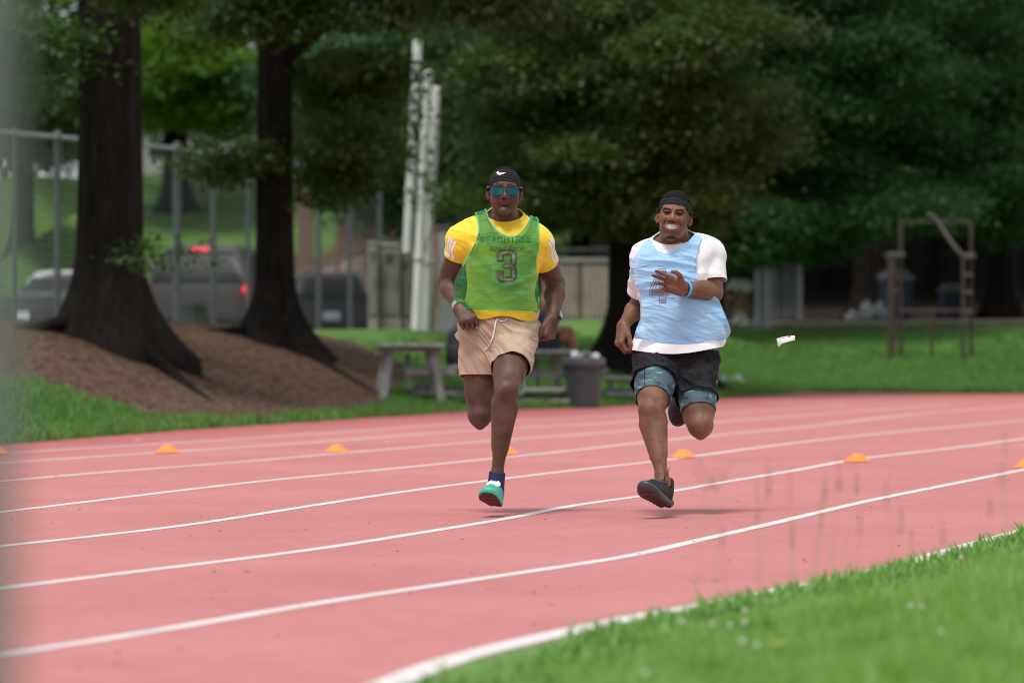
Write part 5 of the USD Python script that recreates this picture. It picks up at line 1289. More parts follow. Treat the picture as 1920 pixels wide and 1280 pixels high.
TREES = [
 dict(name='oak_tree', label='massive dark oak trunk with flared roots, the nearest tree, left of the parked van', px=200, Y=50, r0=.37, h=8, flare=1.8, roots=5, fl=.62, lean=(.012, 0), leaf='oak', size=.12, per=70, crad=.5, seed=1,
      roots_out=[[(.3, -.25, .2), (.75, -1.0, .05), (1.2, -2.0, -.02), (1.6, -3.0, -.10)], [(.4, 0, .2), (.9, -.2, .03), (1.5, .2, -.08)], [(-.3, -.2, .2), (-.7, -.8, .03), (-1.2, -1.8, -.08)]],
      limbs=[[(.05, 0, 3.3), (.7, .1, 4.2), (1.7, .2, 5.4), (2.8, 0, 6.2)], [(0, 0, 3.6), (-.8, -.3, 4.4), (-2, -.6, 5.2)], [(0, 0, 5), (.3, 1, 6.5), (.4, 2.2, 7.6)]],
      blobs=[Bl(110, 90, 49.2, 40, 90, .4, 9), Bl(285, 440, 48.8, 40, 50, .4, 2), ((-4.8, 50, 8.2), (4.5, 5.0, 2.2), 150), Bl(60, 130, 51, 60, 80, 1, 14)] + boughs(-20, 230, -60, 70, 49, 1.5, 12, 21) + boughs(90, 300, -60, 30, 48.2, .6, 6, 34)),
 dict(name='oak_tree', label='straight dark oak trunk on the brown mound between the van and the white poles', px=515, Y=57, r0=.245, h=9, flare=2.1, roots=5, fl=.55, lean=(.002, 0), leaf='olive', size=.12, per=70, crad=.5, seed=2,
      roots_out=[[(.2, -.1, .15), (.6, -.7, .03), (1.1, -1.8, .0), (1.5, -3.2, -.08)], [(-.2, -.1, .15), (-.6, -.5, .03), (-1.0, -1.2, -.07)]],
      limbs=[[(0, 0, 3.4), (.8, -.2, 4.1), (1.8, -.4, 4.5), (2.7, -.5, 4.3)], [(0, 0, 4), (-.8, .2, 5), (-1.6, .3, 5.6)], [(0, 0, 5), (.2, -.9, 6.2), (.5, -1.8, 7)]],
      blobs=[Bl(650, 60, 58, 120, 120, 1.2, 60), Bl(655, 230, 59, 95, 140, 1.0, 60), Bl(655, 385, 58.5, 75, 45, .7, 18), Bl(425, 300, 56, 50, 40, .5, 6), ((-2.2, 57, 7.6), (4.2, 4.5, 2.0), 140)] + boughs(590, 715, -40, 380, 57, 1.6, 26, 22, 9, (40, 85), (16, 34)) + boughs(400, 740, -60, 40, 56.5, 1.2, 14, 23) + boughs(410, 560, 250, 330, 56.3, .5, 3, 24, 5, (35, 60), (12, 22)) + boughs(800, 1050, -60, 60, 57, 1.5, 10, 25) + boughs(470, 600, -60, 60, 55.6, .5, 6, 35)),
 dict(name='shade_tree', label='broad dark tree whose black trunk stands just behind the runner in blue', px=1190, Y=68, r0=.40, h=9, flare=2.5, roots=5, fl=.8, lean=(0, 0), leaf='olive', size=.135, per=80, crad=.6, seed=3,
      limbs=[[(0, 0, 2.8), (-1, 0, 3.8), (-2.4, .2, 4.6)], [(0, 0, 4.5), (0, -1.2, 6), (.3, -2.6, 7)]],
      blobs=[Bl(1000, 170, 69, 120, 160, 1.4, 90), Bl(1190, 160, 68, 150, 180, 1.6, 110), Bl(1040, 380, 70, 150, 60, 1.2, 60), ((1.7, 67, 8.2), (5, 5, 2.2), 200), Bl(760, -10, 68, 120, 70, 1.2, 30)] + boughs(880, 1400, -60, 400, 66, 2.4, 62, 26) + boughs(900, 1120, 330, 430, 67, 1.5, 12, 27, 9, (50, 110), (16, 30)) + boughs(1180, 1330, 300, 420, 66, 1.5, 8, 28, 9, (50, 100), (16, 30))),
 dict(name='shade_tree', label='large green tree spreading over the fence corner', px=1640, Y=101, r0=.46, h=9, flare=1.6, roots=5, fl=.6, lean=(0, 0), leaf='deep', size=.155, per=90, crad=.75, seed=4,
      limbs=[[(0, 0, 4.5), (-.8, -2, 5.8), (-1.4, -4, 6.8)], [(0, 0, 5), (.6, -2, 6.2), (1.0, -4, 7.4)]],
      blobs=[Bl(1440, 170, 90, 190, 190, 2, 150), Bl(1500, 370, 91, 200, 80, 1.6, 100), Bl(1650, 200, 91, 120, 180, 1.6, 80), ((5.5, 87, 9.5), (6, 5, 2.4), 180)] + boughs(1300, 1720, -60, 430, 89, 2.4, 74, 29, 12, (60, 140), (18, 36)) + boughs(1360, 1570, 400, 470, 88, 1.5, 14, 30, 9, (40, 90), (14, 26))),
 dict(name='shade_tree', label='tree with a grey brown trunk at the right edge beyond the rusty frame', px=1880, Y=98, r0=.33, h=9, flare=1.7, roots=5, fl=.6, lean=(.01, 0), leaf='deep', size=.165, per=90, crad=.8, seed=5,
      limbs=[[(0, 0, 2.3), (-1.4, -1, 3.4), (-3.0, -2, 4.4)], [(0, 0, 2.6), (1.4, -1, 3.6), (2.4, -2, 4.6)], [(0, 0, 4), (0, -1.6, 6), (.3, -3, 7)]],
      blobs=[Bl(1800, 170, 97, 170, 190, 2, 140), Bl(1760, 360, 98, 120, 60, 1.6, 50), ((10, 97, 10), (6, 5, 2.4), 150)] + boughs(1620, 1950, -60, 400, 94, 3, 60, 31, 12, (60, 140), (18, 36)) + boughs(1830, 1950, 380, 440, 94, 2, 5, 32, 9, (40, 90), (14, 26))),
 dict(name='shade_tree', label='dark green tree filling the gap behind the white poles', px=905, Y=93, r0=.26, h=8, flare=1.5, roots=5, fl=.5, lean=(0, 0), leaf='deep', size=.17, per=80, crad=.8, seed=9,
      limbs=[[(0, 0, 2.4), (-1.2, -.6, 3.4), (-2.2, -1, 4.2)], [(0, 0, 2.6), (1.0, -.6, 3.6), (1.8, -1, 4.4)]],
      blobs=[Bl(610, 190, 92, 120, 150, 2, 130), Bl(790, 200, 90, 130, 210, 2, 260), Bl(700, 330, 91, 70, 90, 1.5, 50), Bl(900, 360, 90, 90, 90, 1.5, 70)]),
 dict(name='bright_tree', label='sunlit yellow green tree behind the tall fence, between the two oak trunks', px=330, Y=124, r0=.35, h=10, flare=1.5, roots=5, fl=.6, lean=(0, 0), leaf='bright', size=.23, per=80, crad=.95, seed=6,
      limbs=[[(0, 0, 3), (-1.6, 0, 4.2), (-3, 0, 5)], [(0, 0, 3), (1.6, 0, 4.4), (3, 0, 5.4)]],
      blobs=[Bl(340, 110, 122, 120, 110, 3, 220), Bl(420, 180, 124, 80, 80, 2.5, 90), Bl(300, 215, 123, 60, 40, 2, 40), ((-9, 124, 11), (5, 5, 3), 120)]),
 dict(name='far_tree', label='dim hazy tree left of the nearest oak, half lost behind the blurred post', px=40, Y=118, r0=.3, h=9, flare=1.5, roots=5, fl=.6, lean=(0, 0), leaf='olive', size=.22, per=80, crad=.95, seed=7,
      limbs=[[(0, 0, 3), (-1.6, 0, 4.2), (-3, 0, 5)], [(0, 0, 3), (1.6, 0, 4.4), (3, 0, 5.4)]],
      blobs=[Bl(40, 150, 117, 140, 150, 3, 190), Bl(100, 250, 117, 60, 60, 2, 40)]),
]
for T in TREES:
    b = on(T['px'], T['Y'])
    t = thing(T['name'], T['label'], 'tree', b)
    part(t, 'trunk', trunk_mesh((0, 0, 0), T['r0'], T['h'], T['flare'], T['roots'], T['lean'], T['seed'], T['fl']), bark_dark, True)
    for l in T['limbs']: part(t, 'limb', limb(l, T['r0'] * .42, .03), bark_dark, True)
    for l in T.get('roots_out', []): part(t, 'root', limb([np.array([q[0], q[1], 0]) + [b[0], b[1], hz(b[0] + q[0], b[1] + q[1]) + q[2]] for q in l], T['r0'] * .22, .03), bark_dark, True, True)
    c = clumps(T['blobs'], T['seed'])
    v, f = leaves(c, int(T['per'] * 1.75), np.random.default_rng(T['seed']).uniform(.6, 1.3, len(c)) * T['crad'], T['size'] * .74, T['seed'] + 50)
    part(t, 'crown', (v, f), LEAF[T['leaf']], False, True)

# the wood behind: one mass of trunks' foliage on the hillside
rg = np.random.default_rng(31); c = []
X = rg.uniform(-24, 26, 1500); Y = rg.uniform(128, 170, 1500); c1 = np.column_stack([X, Y, height(X, Y) + rg.uniform(1.0, 17, 1500)])
keep = ~((c1[:, 0] < -3.0) & (c1[:, 2] < 6.4 + .0 * Y)); c1 = c1[keep]
X = rg.uniform(2.5, 22, 700); Y = rg.uniform(108, 126, 700); c2 = np.column_stack([X, Y, height(X, Y) + rg.uniform(2.6, 13, 700)])
X = rg.uniform(-3, 4, 260); Y = rg.uniform(104, 118, 260); c3 = np.column_stack([X, Y, height(X, Y) + rg.uniform(2.2, 10, 260)])
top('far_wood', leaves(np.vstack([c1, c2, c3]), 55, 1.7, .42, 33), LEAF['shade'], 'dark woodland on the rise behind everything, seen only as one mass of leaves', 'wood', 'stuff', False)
tr_ = []
for i, (px, Y, r0) in enumerate([(1660, 108, .42), (1575, 113, .3), (1765, 112, .30), (1480, 118, .3), (1090, 116, .28), (1820, 122, .3), (905, 118, .26)]):
    lab = ['thick black trunk behind the rusty frame and the blue bin', 'dark trunk in the shade left of the blue bin', 'dark trunk in the shade behind the right ladder of the rusty frame', 'dark trunk seen behind the fence corner', 'dark trunk beyond the low railing, seen between the runners', 'dim trunk up the slope near the right edge', 'dim trunk beyond the rusty panel, behind the runner in green'][i]
    t = thing('forest_tree', lab, 'tree', on(px, Y)); part(t, 'trunk', trunk_mesh((0, 0, 0), r0, 9, 1.5, 5, (0, 0), 60 + i, .6), bark_dark, True)
    c = np.random.default_rng(80 + i).normal(0, 1, (46, 3)) * [1.9, 1.6, 1.1] + [0, 0, 7.6]
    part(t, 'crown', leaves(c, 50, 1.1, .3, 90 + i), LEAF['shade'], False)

# ------------------------------------------------------------------ chain link fences
galv = mat('galvanised', (.30, .32, .34), .45, .12, 30, metal=.65); galv_d = mat('galvanised_dull', (.10, .105, .11), .65, .2, 20, metal=.2)
def chain_link(P0, P1, z0, z1, h0=0.0, pitch=.055, wire=.0017, ground=None):
    """zigzag wires woven into a diamond mesh between two ground points"""
    P0, P1 = np.asarray(P0, float), np.asarray(P1, float); L = np.linalg.norm(P1[:2] - P0[:2]); u = (P1 - P0) / L; u[2] = 0; nrm = np.array([-u[1], u[0], 0])
    n = int(L / pitch); m = int((z1 - z0) / (pitch)) ; vs, fs, k = [], [], 0
    zz = np.linspace(z0, z1, m + 1)
    for i in range(n):
        s = (i + .5) * pitch + (np.arange(m + 1) % 2 - .5) * pitch * 1.02
        gz = np.interp(s, [0, L], [P0[2], P1[2]])
        p = P0[None] * [1, 1, 0] + u[None] * s[:, None] + np.column_stack([np.zeros((m + 1, 2)), gz + zz]) + nrm * ((np.arange(m + 1) % 2 - .5) * .004)[:, None]
        o = np.array([nrm * wire, -nrm * wire * .5 + u * wire * .87, -nrm * wire * .5 - u * wire * .87])
        v = (p[:, None] + o[None]).reshape(-1, 3); a, b = np.meshgrid(np.arange(m), np.arange(3), indexing='ij')
        q = np.stack([a * 3 + b, a * 3 + (b + 1) % 3, (a + 1) * 3 + (b + 1) % 3, (a + 1) * 3 + b], -1).reshape(-1, 4) + k
        vs.append(v); fs.append(q); k += len(v)
    q = np.vstack(fs); return np.vstack(vs), np.vstack([q[:, [0, 1, 2]], q[:, [0, 2, 3]]])
FP = [(-70, 60, .03), (25, 62.4, .035), (108, 65, .05), (186, 67.2, .035), (264, 69.5, .035), (332, 71.3, .062), (400, 73.2, .05), (465, 75, .035), (530, 77, .035), (597, 79, .045), (656, 81, .045), (712, 83, .04)]
base = [on(px, Y) for px, Y, _ in FP]
t = thing('chain_link_fence', 'tall grey chain link fence with steel posts between the oaks and the parked cars', 'fence', base[0])
tops = []
for (px, Y, r_), b in zip(FP, base):
    zt = EYE + (HOR - np.interp(px, [-70, 250, 400, 712], [238, 266, 285, 340])) * Y / FPX; tops.append([b[0], b[1], zt])
    part(t, 'post', move(lathe([(.001, -.3), (r_, -.3), (r_, zt - b[2]), (r_ * 1.25, zt - b[2]), (r_ * 1.1, zt - b[2] + r_), (.001, zt - b[2] + r_ * 1.4)], 12), b), galv_d, 40, True)
part(t, 'top_rail', tube(np.array(tops) + [0, 0, -.03], .034, 8), galv, 40, True)
for i in range(len(base) - 1):
    hgt = min(tops[i][2] - base[i][2], tops[i + 1][2] - base[i + 1][2])
    if i >= 0: part(t, 'wire_mesh', chain_link(base[i] + [0, .05, 0], base[i + 1] + [0, .05, 0], .05, hgt - .05), galv_d, False, True, kind='stuff')

# corner of a lower fence on the right, with pale privacy slats
c0, c1, c2, c3 = on(1330, 92), on(1428, 92), on(1500, 95), on(1240, 92.5)
zt = lambda py, Y: EYE + (HOR - py) * Y / FPX
t = thing('chain_link_fence', 'low chain link fence with a square corner of pale vertical slats, under the right tree', 'fence', c1)
for p, r_, py in ((c3, .04, 492), (c0, .04, 492), (c1 + [-.09, 0, 0], .05, 489), (c1 + [.11, 0, 0], .05, 489), (c2, .045, 494)):
    h_ = zt(py, p[1]) - p[2]; part(t, 'post', move(lathe([(.001, -.3), (r_, -.3), (r_, h_), (r_ * 1.2, h_), (r_ * .9, h_ + .05), (.001, h_ + .06)], 12), p), galv, 40, True)
part(t, 'top_rail', tube([c3 * [1, 1, 0] + [0, 0, zt(492, 92)], c1 * [1, 1, 0] + [0, 0, zt(492, 92)]], .04, 8), galv, 40, True)
part(t, 'top_rail', tube([c1 * [1, 1, 0] + [0, 0, zt(494, 92)], c2 * [1, 1, 0] + [0, 0, zt(497, 95)]], .03, 8), galv, 40, True)
part(t, 'wire_mesh', chain_link(c3, c1, .05, zt(494, 92) - c1[2], pitch=.06), galv_d, False, True, kind='stuff')
slat_m = [mat(f'slat_{i}', c, .55, .12, 8) for i, c in enumerate([(.36, .41, .42), (.26, .29, .31), (.42, .46, .46), (.30, .34, .33)])]
rg = np.random.default_rng(5)
for i in range(17):
    u = i / 16; p = c1 + (c2 - c1) * (.02 + .95 * u); tilt = rg.normal(0, .02); h_ = zt(496, p[1]) - p[2] - .12
    if rg.uniform() < .12: continue
    part(t, 'slat', move(bx((0, 0, .1 + h_ / 2), (.056, .004, h_ - .08), rotm([0, 1, 0], tilt), 0), p, math.atan2((c2 - c1)[1], (c2 - c1)[0]) + rg.normal(0, .15)), slat_m[int(rg.integers(0, 4))], False, True)
for i in range(5):
    p = c1 + [-.085 + .045 * i, .03, 0]; h_ = zt(492, p[1]) - p[2] - .08; part(t, 'slat', move(bx((0, 0, .06 + h_ / 2), (.040, .004, h_ - .06)), p), slat_m[i % 3], False, True)

# railing between the runners, in the shade
t = thing('metal_railing', 'dark vertical bar railing in the shade between the runners', 'railing', on(1090, 92))
for i in range(15):
    p = on(1035 + i * 9.5, 92); part(t, 'bar', move(lathe([(.012, 0), (.012, 1.5)], 6), p), galv_d, 40, True)
part(t, 'rail', tube([on(1030, 92, 1.5), on(1172, 92, 1.5)], .02, 6), galv_d, 40, True); part(t, 'rail', tube([on(1030, 92, .12), on(1172, 92, .12)], .02, 6), galv_d, 40, True)
conc = mat('concrete', (.36, .33, .30), .9, .18, 4, .4, 40); conc_p = mat('concrete_pink', (.34, .27, .235), .92, .2, 3, .4, 40); conc_g = mat('concrete_grey', (.26, .255, .235), .9, .25, 3, .4, 50)
t = thing('concrete_wall', 'pale concrete wall behind the dark railing, between the runners', 'wall', on(1090, 97))
for i in range(3): part(t, 'panel', bx(on(1052 + 72 * i, 97) + [0, 0, .55], (.78, .2, 1.5), None, .02), conc_p, 30, True)
part(t, 'coping', bx(on(1124, 97) + [0, 0, 1.33], (2.5, .28, .08), None, .015), conc, 30, True)

# retaining wall and handrail on the left slope
w0, w1, w2 = at(575, 508, 104), at(760, 452, 104), at(780, 640, 104)
t = thing('retaining_wall', 'sloping concrete retaining wall behind the parked cars, rising to the right', 'wall', on(660, 104))
N = 6
for i in range(N):
    a, b = lerp(w0, w1, i / N), lerp(w0, w1, (i + 1) / N); zl = .35
    v = np.array([[a[0] + .006, a[1], zl], [b[0] - .006, b[1], zl], [b[0] - .006, b[1], b[2]], [a[0] + .006, a[1], a[2]]]); v = np.vstack([v, v + [0, .3, 0]])
    f = np.array([[0, 1, 2], [0, 2, 3], [5, 4, 7], [5, 7, 6], [3, 2, 6], [3, 6, 7], [1, 0, 4], [1, 4, 5], [0, 3, 7], [0, 7, 4], [2, 1, 5], [2, 5, 6]]); part(t, 'panel', (v, f), conc_p, False, True)
soil_b = mat('slope_soil', (.21, .135, .10), .95, .25, 2.5, .5, 30)
rl = mat('rail_brown', (.085, .058, .045), .6, .15, 20)
t = thing('handrail', 'brown pipe handrail climbing along the concrete wall behind the parked cars', 'handrail', on(660, 103.6))
part(t, 'rail', tube([at(560, 512, 103.7), at(640, 487, 103.7), at(752, 452, 103.7)], .05, 8), rl, 40, True)
for k in range(4):
    p = lerp(at(575, 507, 103.7), at(745, 454, 103.7), k / 3); part(t, 'post', tube([p - [0, 0, .45], p], .03, 8), rl, 40, True)
t = thing('brown_column', 'square reddish brown column on the slope behind the second oak', 'column', on(573, 106))
part(t, 'shaft', bx(on(573, 106) + [0, 0, 1.9], (.34, .34, 3.4), None, .02), mat('brown_paint', (.16, .085, .065), .7, .12, 6), 30, True); part(t, 'plinth', bx(on(573, 106) + [0, 0, .2], (.5, .5, .5), None, .02), conc_g, 30, True)
t = thing('pale_building', 'long low white building at the top of the grassy slope behind the fence', 'building', on(340, 142))
bw = mat('white_wall', (.80, .80, .82), .7, .04, 2); b0 = on(340, 142)
part(t, 'wall', bx(b0 + [.8, 0, .75], (7.4, 3, 1.4), None, .02), bw, 30, True); part(t, 'roof', bx(b0 + [.8, 0, 1.52], (7.8, 3.4, .12), None, .03), mat('roof_grey', (.45, .46, .48), .6), 30, True)
for k in range(5): part(t, 'window', bx(b0 + [-1.9 + 1.35 * k, -1.51, .85], (.7, .05, .5), None, .01), mat('dim_glass', (.05, .06, .07), .15), 30, True) if k == 0 else part(t, 'window', bx(b0 + [-1.9 + 1.35 * k, -1.51, .85], (.7, .05, .5), None, .01), LK + 'dim_glass', 30, True)

# paved path in the shade on the right
pm = mat('path_paving', (.17, .125, .105), .92, .25, 3, .4, 30)
xs_ = np.linspace(3.6, 16, 60); ya = np.linspace(93.4, 100.5, 8); XX, YY = np.meshgrid(xs_, ya, indexing='ij'); v, f = grid_mesh(None, np.stack([XX, YY, height(XX, YY) + .022], -1)); top('path', (v, f[:, ::-1]), pm, kind='structure', smooth=True)
k0, k1 = on(1490, 93.2), on(1990, 93.2)
top('path_kerb', (lambda pts: tube(pts, .07, 6))([on(px, 93.2, .03) for px in np.linspace(1490, 1990, 14)]), conc_p, kind='structure', smooth=40)
asph = mat('asphalt', (.07, .07, .072), .9, .15, 4, .3, 60)
XX, YY = np.meshgrid(np.linspace(-16, -1.6, 40), np.linspace(75.5, 100, 30), indexing='ij'); v, f = grid_mesh(None, np.stack([XX, YY, height(XX, YY) + .045], -1)); top('car_park', (v, f[:, ::-1]), asph, kind='structure', smooth=True)
# ------------------------------------------------------------------ vehicles
glass_d = mat('car_glass', (.010, .012, .014), .35, spec=.12); rubber = mat('tyre', (.018, .018, .018), .85, .2, 30); alloy = mat('alloy', (.45, .46, .48), .35, metal=.9); plate_m = mat('plate_white', (.62, .63, .66), .5, .06, 30); bump_m = mat('bumper_black', (.03, .03, .032), .6)
red_on = mat('lamp_red_lit', (.6, .02, .03), .3, emit=((1.0, .06, .10), .6)); red_off = mat('lamp_red', (.12, .008, .010), .3)
def car(name, label, base, rz, paint, W, H, L, side, roofx, group='parked cars behind the chain link fence', lit=False):
    """side: outline (length from the rear bumper, height); built as a rounded intersection of its side, rear and plan outlines"""
    h = .045; lo = np.array([-W / 2 - .15, -.15, .1]); hi = np.array([W / 2 + .15, L + .15, H + .15]); n = np.ceil((hi - lo) / h).astype(int) + 1
    ax = [lo[d] + h * np.arange(n[d]) for d in range(3)]
    YY, ZZ = np.meshgrid(ax[1], ax[2], indexing='ij'); s1 = poly_sdf(np.column_stack([YY.ravel(), ZZ.ravel()]), rounded(side, 1)).reshape(YY.shape)
    rear = [(-W * .47, .28), (W * .47, .28), (W * .5, .5), (W * .5, H * .52), (W * .485, H * .60), (roofx, H * .95), (roofx * .8, H + .02), (-roofx * .8, H + .02), (-roofx, H * .95), (-W * .485, H * .60), (-W * .5, H * .52), (-W * .5, .5)]
    XX, ZZ = np.meshgrid(ax[0], ax[2], indexing='ij'); s2 = poly_sdf(np.column_stack([XX.ravel(), ZZ.ravel()]), rounded(rear, 1)).reshape(XX.shape)
    plan = [(-W * .42, 0), (W * .42, 0), (W * .5, .35), (W * .5, L - .8), (W * .36, L), (-W * .36, L), (-W * .5, L - .8), (-W * .5, .35)]
    XX, YY = np.meshgrid(ax[0], ax[1], indexing='ij'); s3 = poly_sdf(np.column_stack([XX.ravel(), YY.ravel()]), rounded(plan, 2)).reshape(XX.shape)
    def smax(a, b, k):
        hh = np.maximum(k - np.abs(a - b), 0) / k; return np.maximum(a, b) + hh * hh * k * .25
    vol = smax(smax(s1[None, :, :], s2[:, None, :], .14), s3[:, :, None], .16).astype(np.float32)
    for wy in (.85, L - .9):
        for sx in (-1, 1):
            P_ = np.stack(np.meshgrid(*ax, indexing='ij'), -1); d = np.hypot(P_[..., 1] - wy, P_[..., 2] - .34) - .40; d = np.maximum(d, .72 - np.abs(P_[..., 0]) / (W / 2) * .9)
            vol = np.maximum(vol, -d)
    m = smooth_mesh(surface_nets(vol, lo, h), 4); t = thing(name, label, 'car', base, group, rz)
    part(t, 'body', m, paint, 40); v, f = m; nn = vnormals(m); x, y, z = v.T
    def panel(nm, s, mt, off=.012, lb=None):
        c = clip(m, s)
        if len(c[1]): part(t, nm, shift(c, off), mt, True, label=lb)
    wl, wh = H * .60, H * .90; xw = np.interp(z, [wl, wh], [W * .40, roofx * .90])
    panel('rear_window', np.minimum.reduce([xw - np.abs(x), z - wl, wh - z, np.where(nn[:, 1] < -.35, .1, -.1) + 0 * x]), glass_d)
    for sx in (-1, 1):
        for a, b in ((.75, 1.75), (1.82, 2.75)):
            panel('side_window', np.minimum.reduce([y - a, b - y, z - wl, wh - z, np.where(nn[:, 0] * sx > .5, .1, -.1) + 0 * x]), glass_d)
    panel('windscreen', np.minimum.reduce([W * .4 - np.abs(x), z - wl, wh - z, np.where((nn[:, 1] > .25), .1, -.1) + 0 * x]), glass_d)
    for sx in (-1, 1):
        panel('tail_light', np.minimum.reduce([x * sx - W * .385, H * .60 - z, z - H * .43, .55 - y, np.where(nn[:, 1] < .6, .1, -.1) + 0 * x]), red_off, .016)
    if lit: part(t, 'tail_bulb', ell_mesh((W * .445, -.01, H * .535), (.065, .05, .065), sub=2), red_on, True)
    panel('brake_light', np.minimum.reduce([.15 - np.abs(x), z - (wh + .01), wh + .075 - z, np.where(nn[:, 1] < -.2, .1, -.1) + 0 * x]), red_on if lit else red_off, .02)
    panel('bumper', np.minimum.reduce([.42 - z, z - .05, 1.0 - y, 0 * x + .1]), bump_m, .02)
    part(t, 'licence_plate', bx((0, -.035, H * .42 if not lit else .58), (.36, .02, .18), None, .005), plate_m)
    for wy in (.85, L - .9):
        for sx in (-1, 1):
            prof = [(.20, -.1), (.33, -.105), (.345, -.07), (.345, .07), (.33, .105), (.20, .1), (.20, -.1)]
            R = np.array([[0, 0, 1], [0, 1, 0], [-1, 0, 0]]); w = part(t, 'wheel', move(lathe(prof, 24), (sx * (W / 2 - .12), wy, .345), R=R), rubber, 40)
            part(w, 'rim', move(lathe([(.001, .06), (.06, .07), (.19, .05), (.205, .08), (.205, -.05), (.001, -.05)], 20), (sx * (W / 2 - .12), wy, .345), R=R * np.array([[1, 1, sx], [1, 1, 1], [1, 1, 1]])), alloy, 40)
    for sx in (-1, 1): part(t, 'wing_mirror', ell_mesh((sx * (W / 2 + .06), L - 1.75, H * .64), (.11, .06, .08), sub=2), paint, True)
    return t
van_side = [(.02, .30), (0, .55), (.03, .95), (.16, 1.25), (.42, 1.72), (.9, 1.86), (2.6, 1.84), (3.3, 1.45), (3.95, 1.10), (4.75, .92), (4.95, .65), (4.9, .30)]
suv_side = [(.02, .35), (0, .6), (.06, 1.0), (.22, 1.3), (.5, 1.62), (1.0, 1.68), (2.4, 1.64), (3.1, 1.2), (3.7, 1.05), (4.5, .9), (4.6, .6), (4.55, .35)]
sedan_side = [(.02, .32), (0, .6), (.1, .95), (.7, 1.02), (1.3, 1.38), (1.9, 1.45), (2.7, 1.38), (3.4, .98), (4.3, .82), (4.55, .6), (4.5, .32)]
pt = lambda n, c, **k: mat(n, c, .5, .03, 1.5, coat=.08, spec=.4, **k)
b = on(366, 81, .14); van = car('minivan', 'dark grey minivan seen from behind with red brake lights lit, between the two oaks', b, math.radians(-8), pt('paint_dark_grey', (.042, .036, .034)), 2.06, 1.84, 4.95, van_side, .66, lit=True)
b = on(622, 95, .04); car('parked_car', 'dark car with pale reflecting roof below the concrete wall, right of the second oak', b, math.radians(6), pt('paint_black', (.016, .016, .017)), 1.82, 1.66, 4.6, suv_side, .62)
b = on(40, 82, .04); car('parked_car', 'dark car at the far left, dimmed by the blurred post', b, math.radians(-28), pt('paint_charcoal', (.03, .029, .029)), 1.8, 1.46, 4.55, sedan_side, .58)
b = on(95, 92, .04); car('parked_car', 'white car behind the dark one at the far left', b, math.radians(-15), pt('paint_white', (.40, .41, .43)), 1.82, 1.62, 4.6, suv_side, .62)

# ------------------------------------------------------------------ bins
def round_can(t, H, R, m, rim, world=True):
    part(t, 'can', lathe([(R * .80, 0), (R * .82, .02), (R * .93, H * .80), (R * .97, H * .82), (R * .97, H * .93), (R * 1.03, H * .94), (R * 1.04, H), (R * .98, H), (R * .93, H * .9), (R * .76, .04), (.001, .03)], 40), m, 40)
    part(t, 'rim', lathe([(R * 1.0, H), (R * 1.05, H - .03), (R * 1.07, H - .01), (R * 1.05, H + .012), (R * 1.0, H)], 40), rim, 40)
    for sx in (-1, 1): part(t, 'handle', bx((sx * R * 1.02, 0, H * .85), (.05, .16, .09), None, .012), m)
can_m = mat('can_grey', (.036, .040, .040), .55, .12, 8, .15, 80); can_r = mat('can_rim', (.055, .06, .06), .5)
Yc = 55.9; b = on(1094, Yc); zb = EYE + (HOR - 763) * Yc / FPX
t = thing('trash_can', 'grey round trash can overflowing with plastic, between the two runners', 'trash can', (b[0], Yc, 0.004))
round_can(t, .60, .245, can_m, can_r)
bag_m = mat('bag_plastic', (.33, .34, .36), .35, .25, 14, .7, 40, coat=.5); cup_m = mat('cup_clear', (.55, .56, .58), .2, coat=.6)
def crumple(c, r_, seed, amp=.35):
    m = trimesh.creation.icosphere(3, 1.0); v = np.array(m.vertices); n = meshkit.fbm(v * 2.6 + seed, 4, seed); v = v * (1 + amp * (n - .5) * 2)[:, None] * r_ + c
    return v, np.array(m.faces)
part(t, 'bin_liner', lathe([(.258, .52), (.268, .56), (.265, .612), (.245, .618), (.20, .58), (.001, .57)], 40), mat('liner', (.08, .08, .085), .35, .2, 20, .5, 40), 40)
for i in range(13):
    q_ = np.random.default_rng(40 + i); a = q_.uniform(0, 6.28); rr = q_.uniform(.03, .19); part(t, 'rubbish', crumple((rr * math.cos(a), rr * math.sin(a), .615 + q_.uniform(0, .055) * (1 - rr * 3)), np.array([1, 1, 1.1]) * q_.uniform(.03, .055), i, .5), (bag_m, cup_m, can_r, bag_m)[i % 4], 25)
b = on(358, 72.5); zb = EYE + (HOR - 632) * 72.5 / FPX
t = thing('trash_can', 'dark trash can standing behind the chain link fence, in front of the minivan', 'trash can', (b[0], b[1], hz(b[0], b[1])))
round_can(t, .62, .24, mat('can_dark', (.045, .045, .05), .6, .1, 8), can_r)
blue = mat('bin_blue', (.007, .022, .070), .45, .1, 6); lidw = mat('lid_pale', (.20, .22, .215), .5, .15, 10)
def wheelie(name, label, b, W, H, m, lid):
    t = thing(name, label, 'bin', b, rotz=.1)
    v = np.array([(sx * W / 2 * k, sy * .36 * k, z) for z, k in ((.08, .82), (H * .92, 1.0)) for sx, sy in ((-1, -1), (1, -1), (1, 1), (-1, 1))])
    m1 = trimesh.convex.convex_hull(v); part(t, 'tub', m1, m); part(t, 'rim', bx((0, 0, H * .94), (W * 1.08, .80, .07), None, .02), m)
    part(t, 'lid', bx((0, -.0, H * 1.0), (W * 1.12, .84, .07), rotm([1, 0, 0], .05), .03), lid); part(t, 'lid_bag', crumple((0, 0, H + .08), np.array([W * .5, .3, .07]), 4), lid, 30)
    for sx in (-1, 1): part(t, 'wheel', move(lathe([(.001, -.03), (.1, -.03), (.1, .03), (.001, .03)], 16), (sx * W * .45, .34, .1), R=np.array([[0, 0, 1], [0, 1, 0], [-1, 0, 0]])), rubber, 40)
wheelie('wheeled_bin', 'tall blue recycling bin with pale lid behind the left post of the rusty frame', on(1680, 97, .05), .62, .92, blue, lidw)
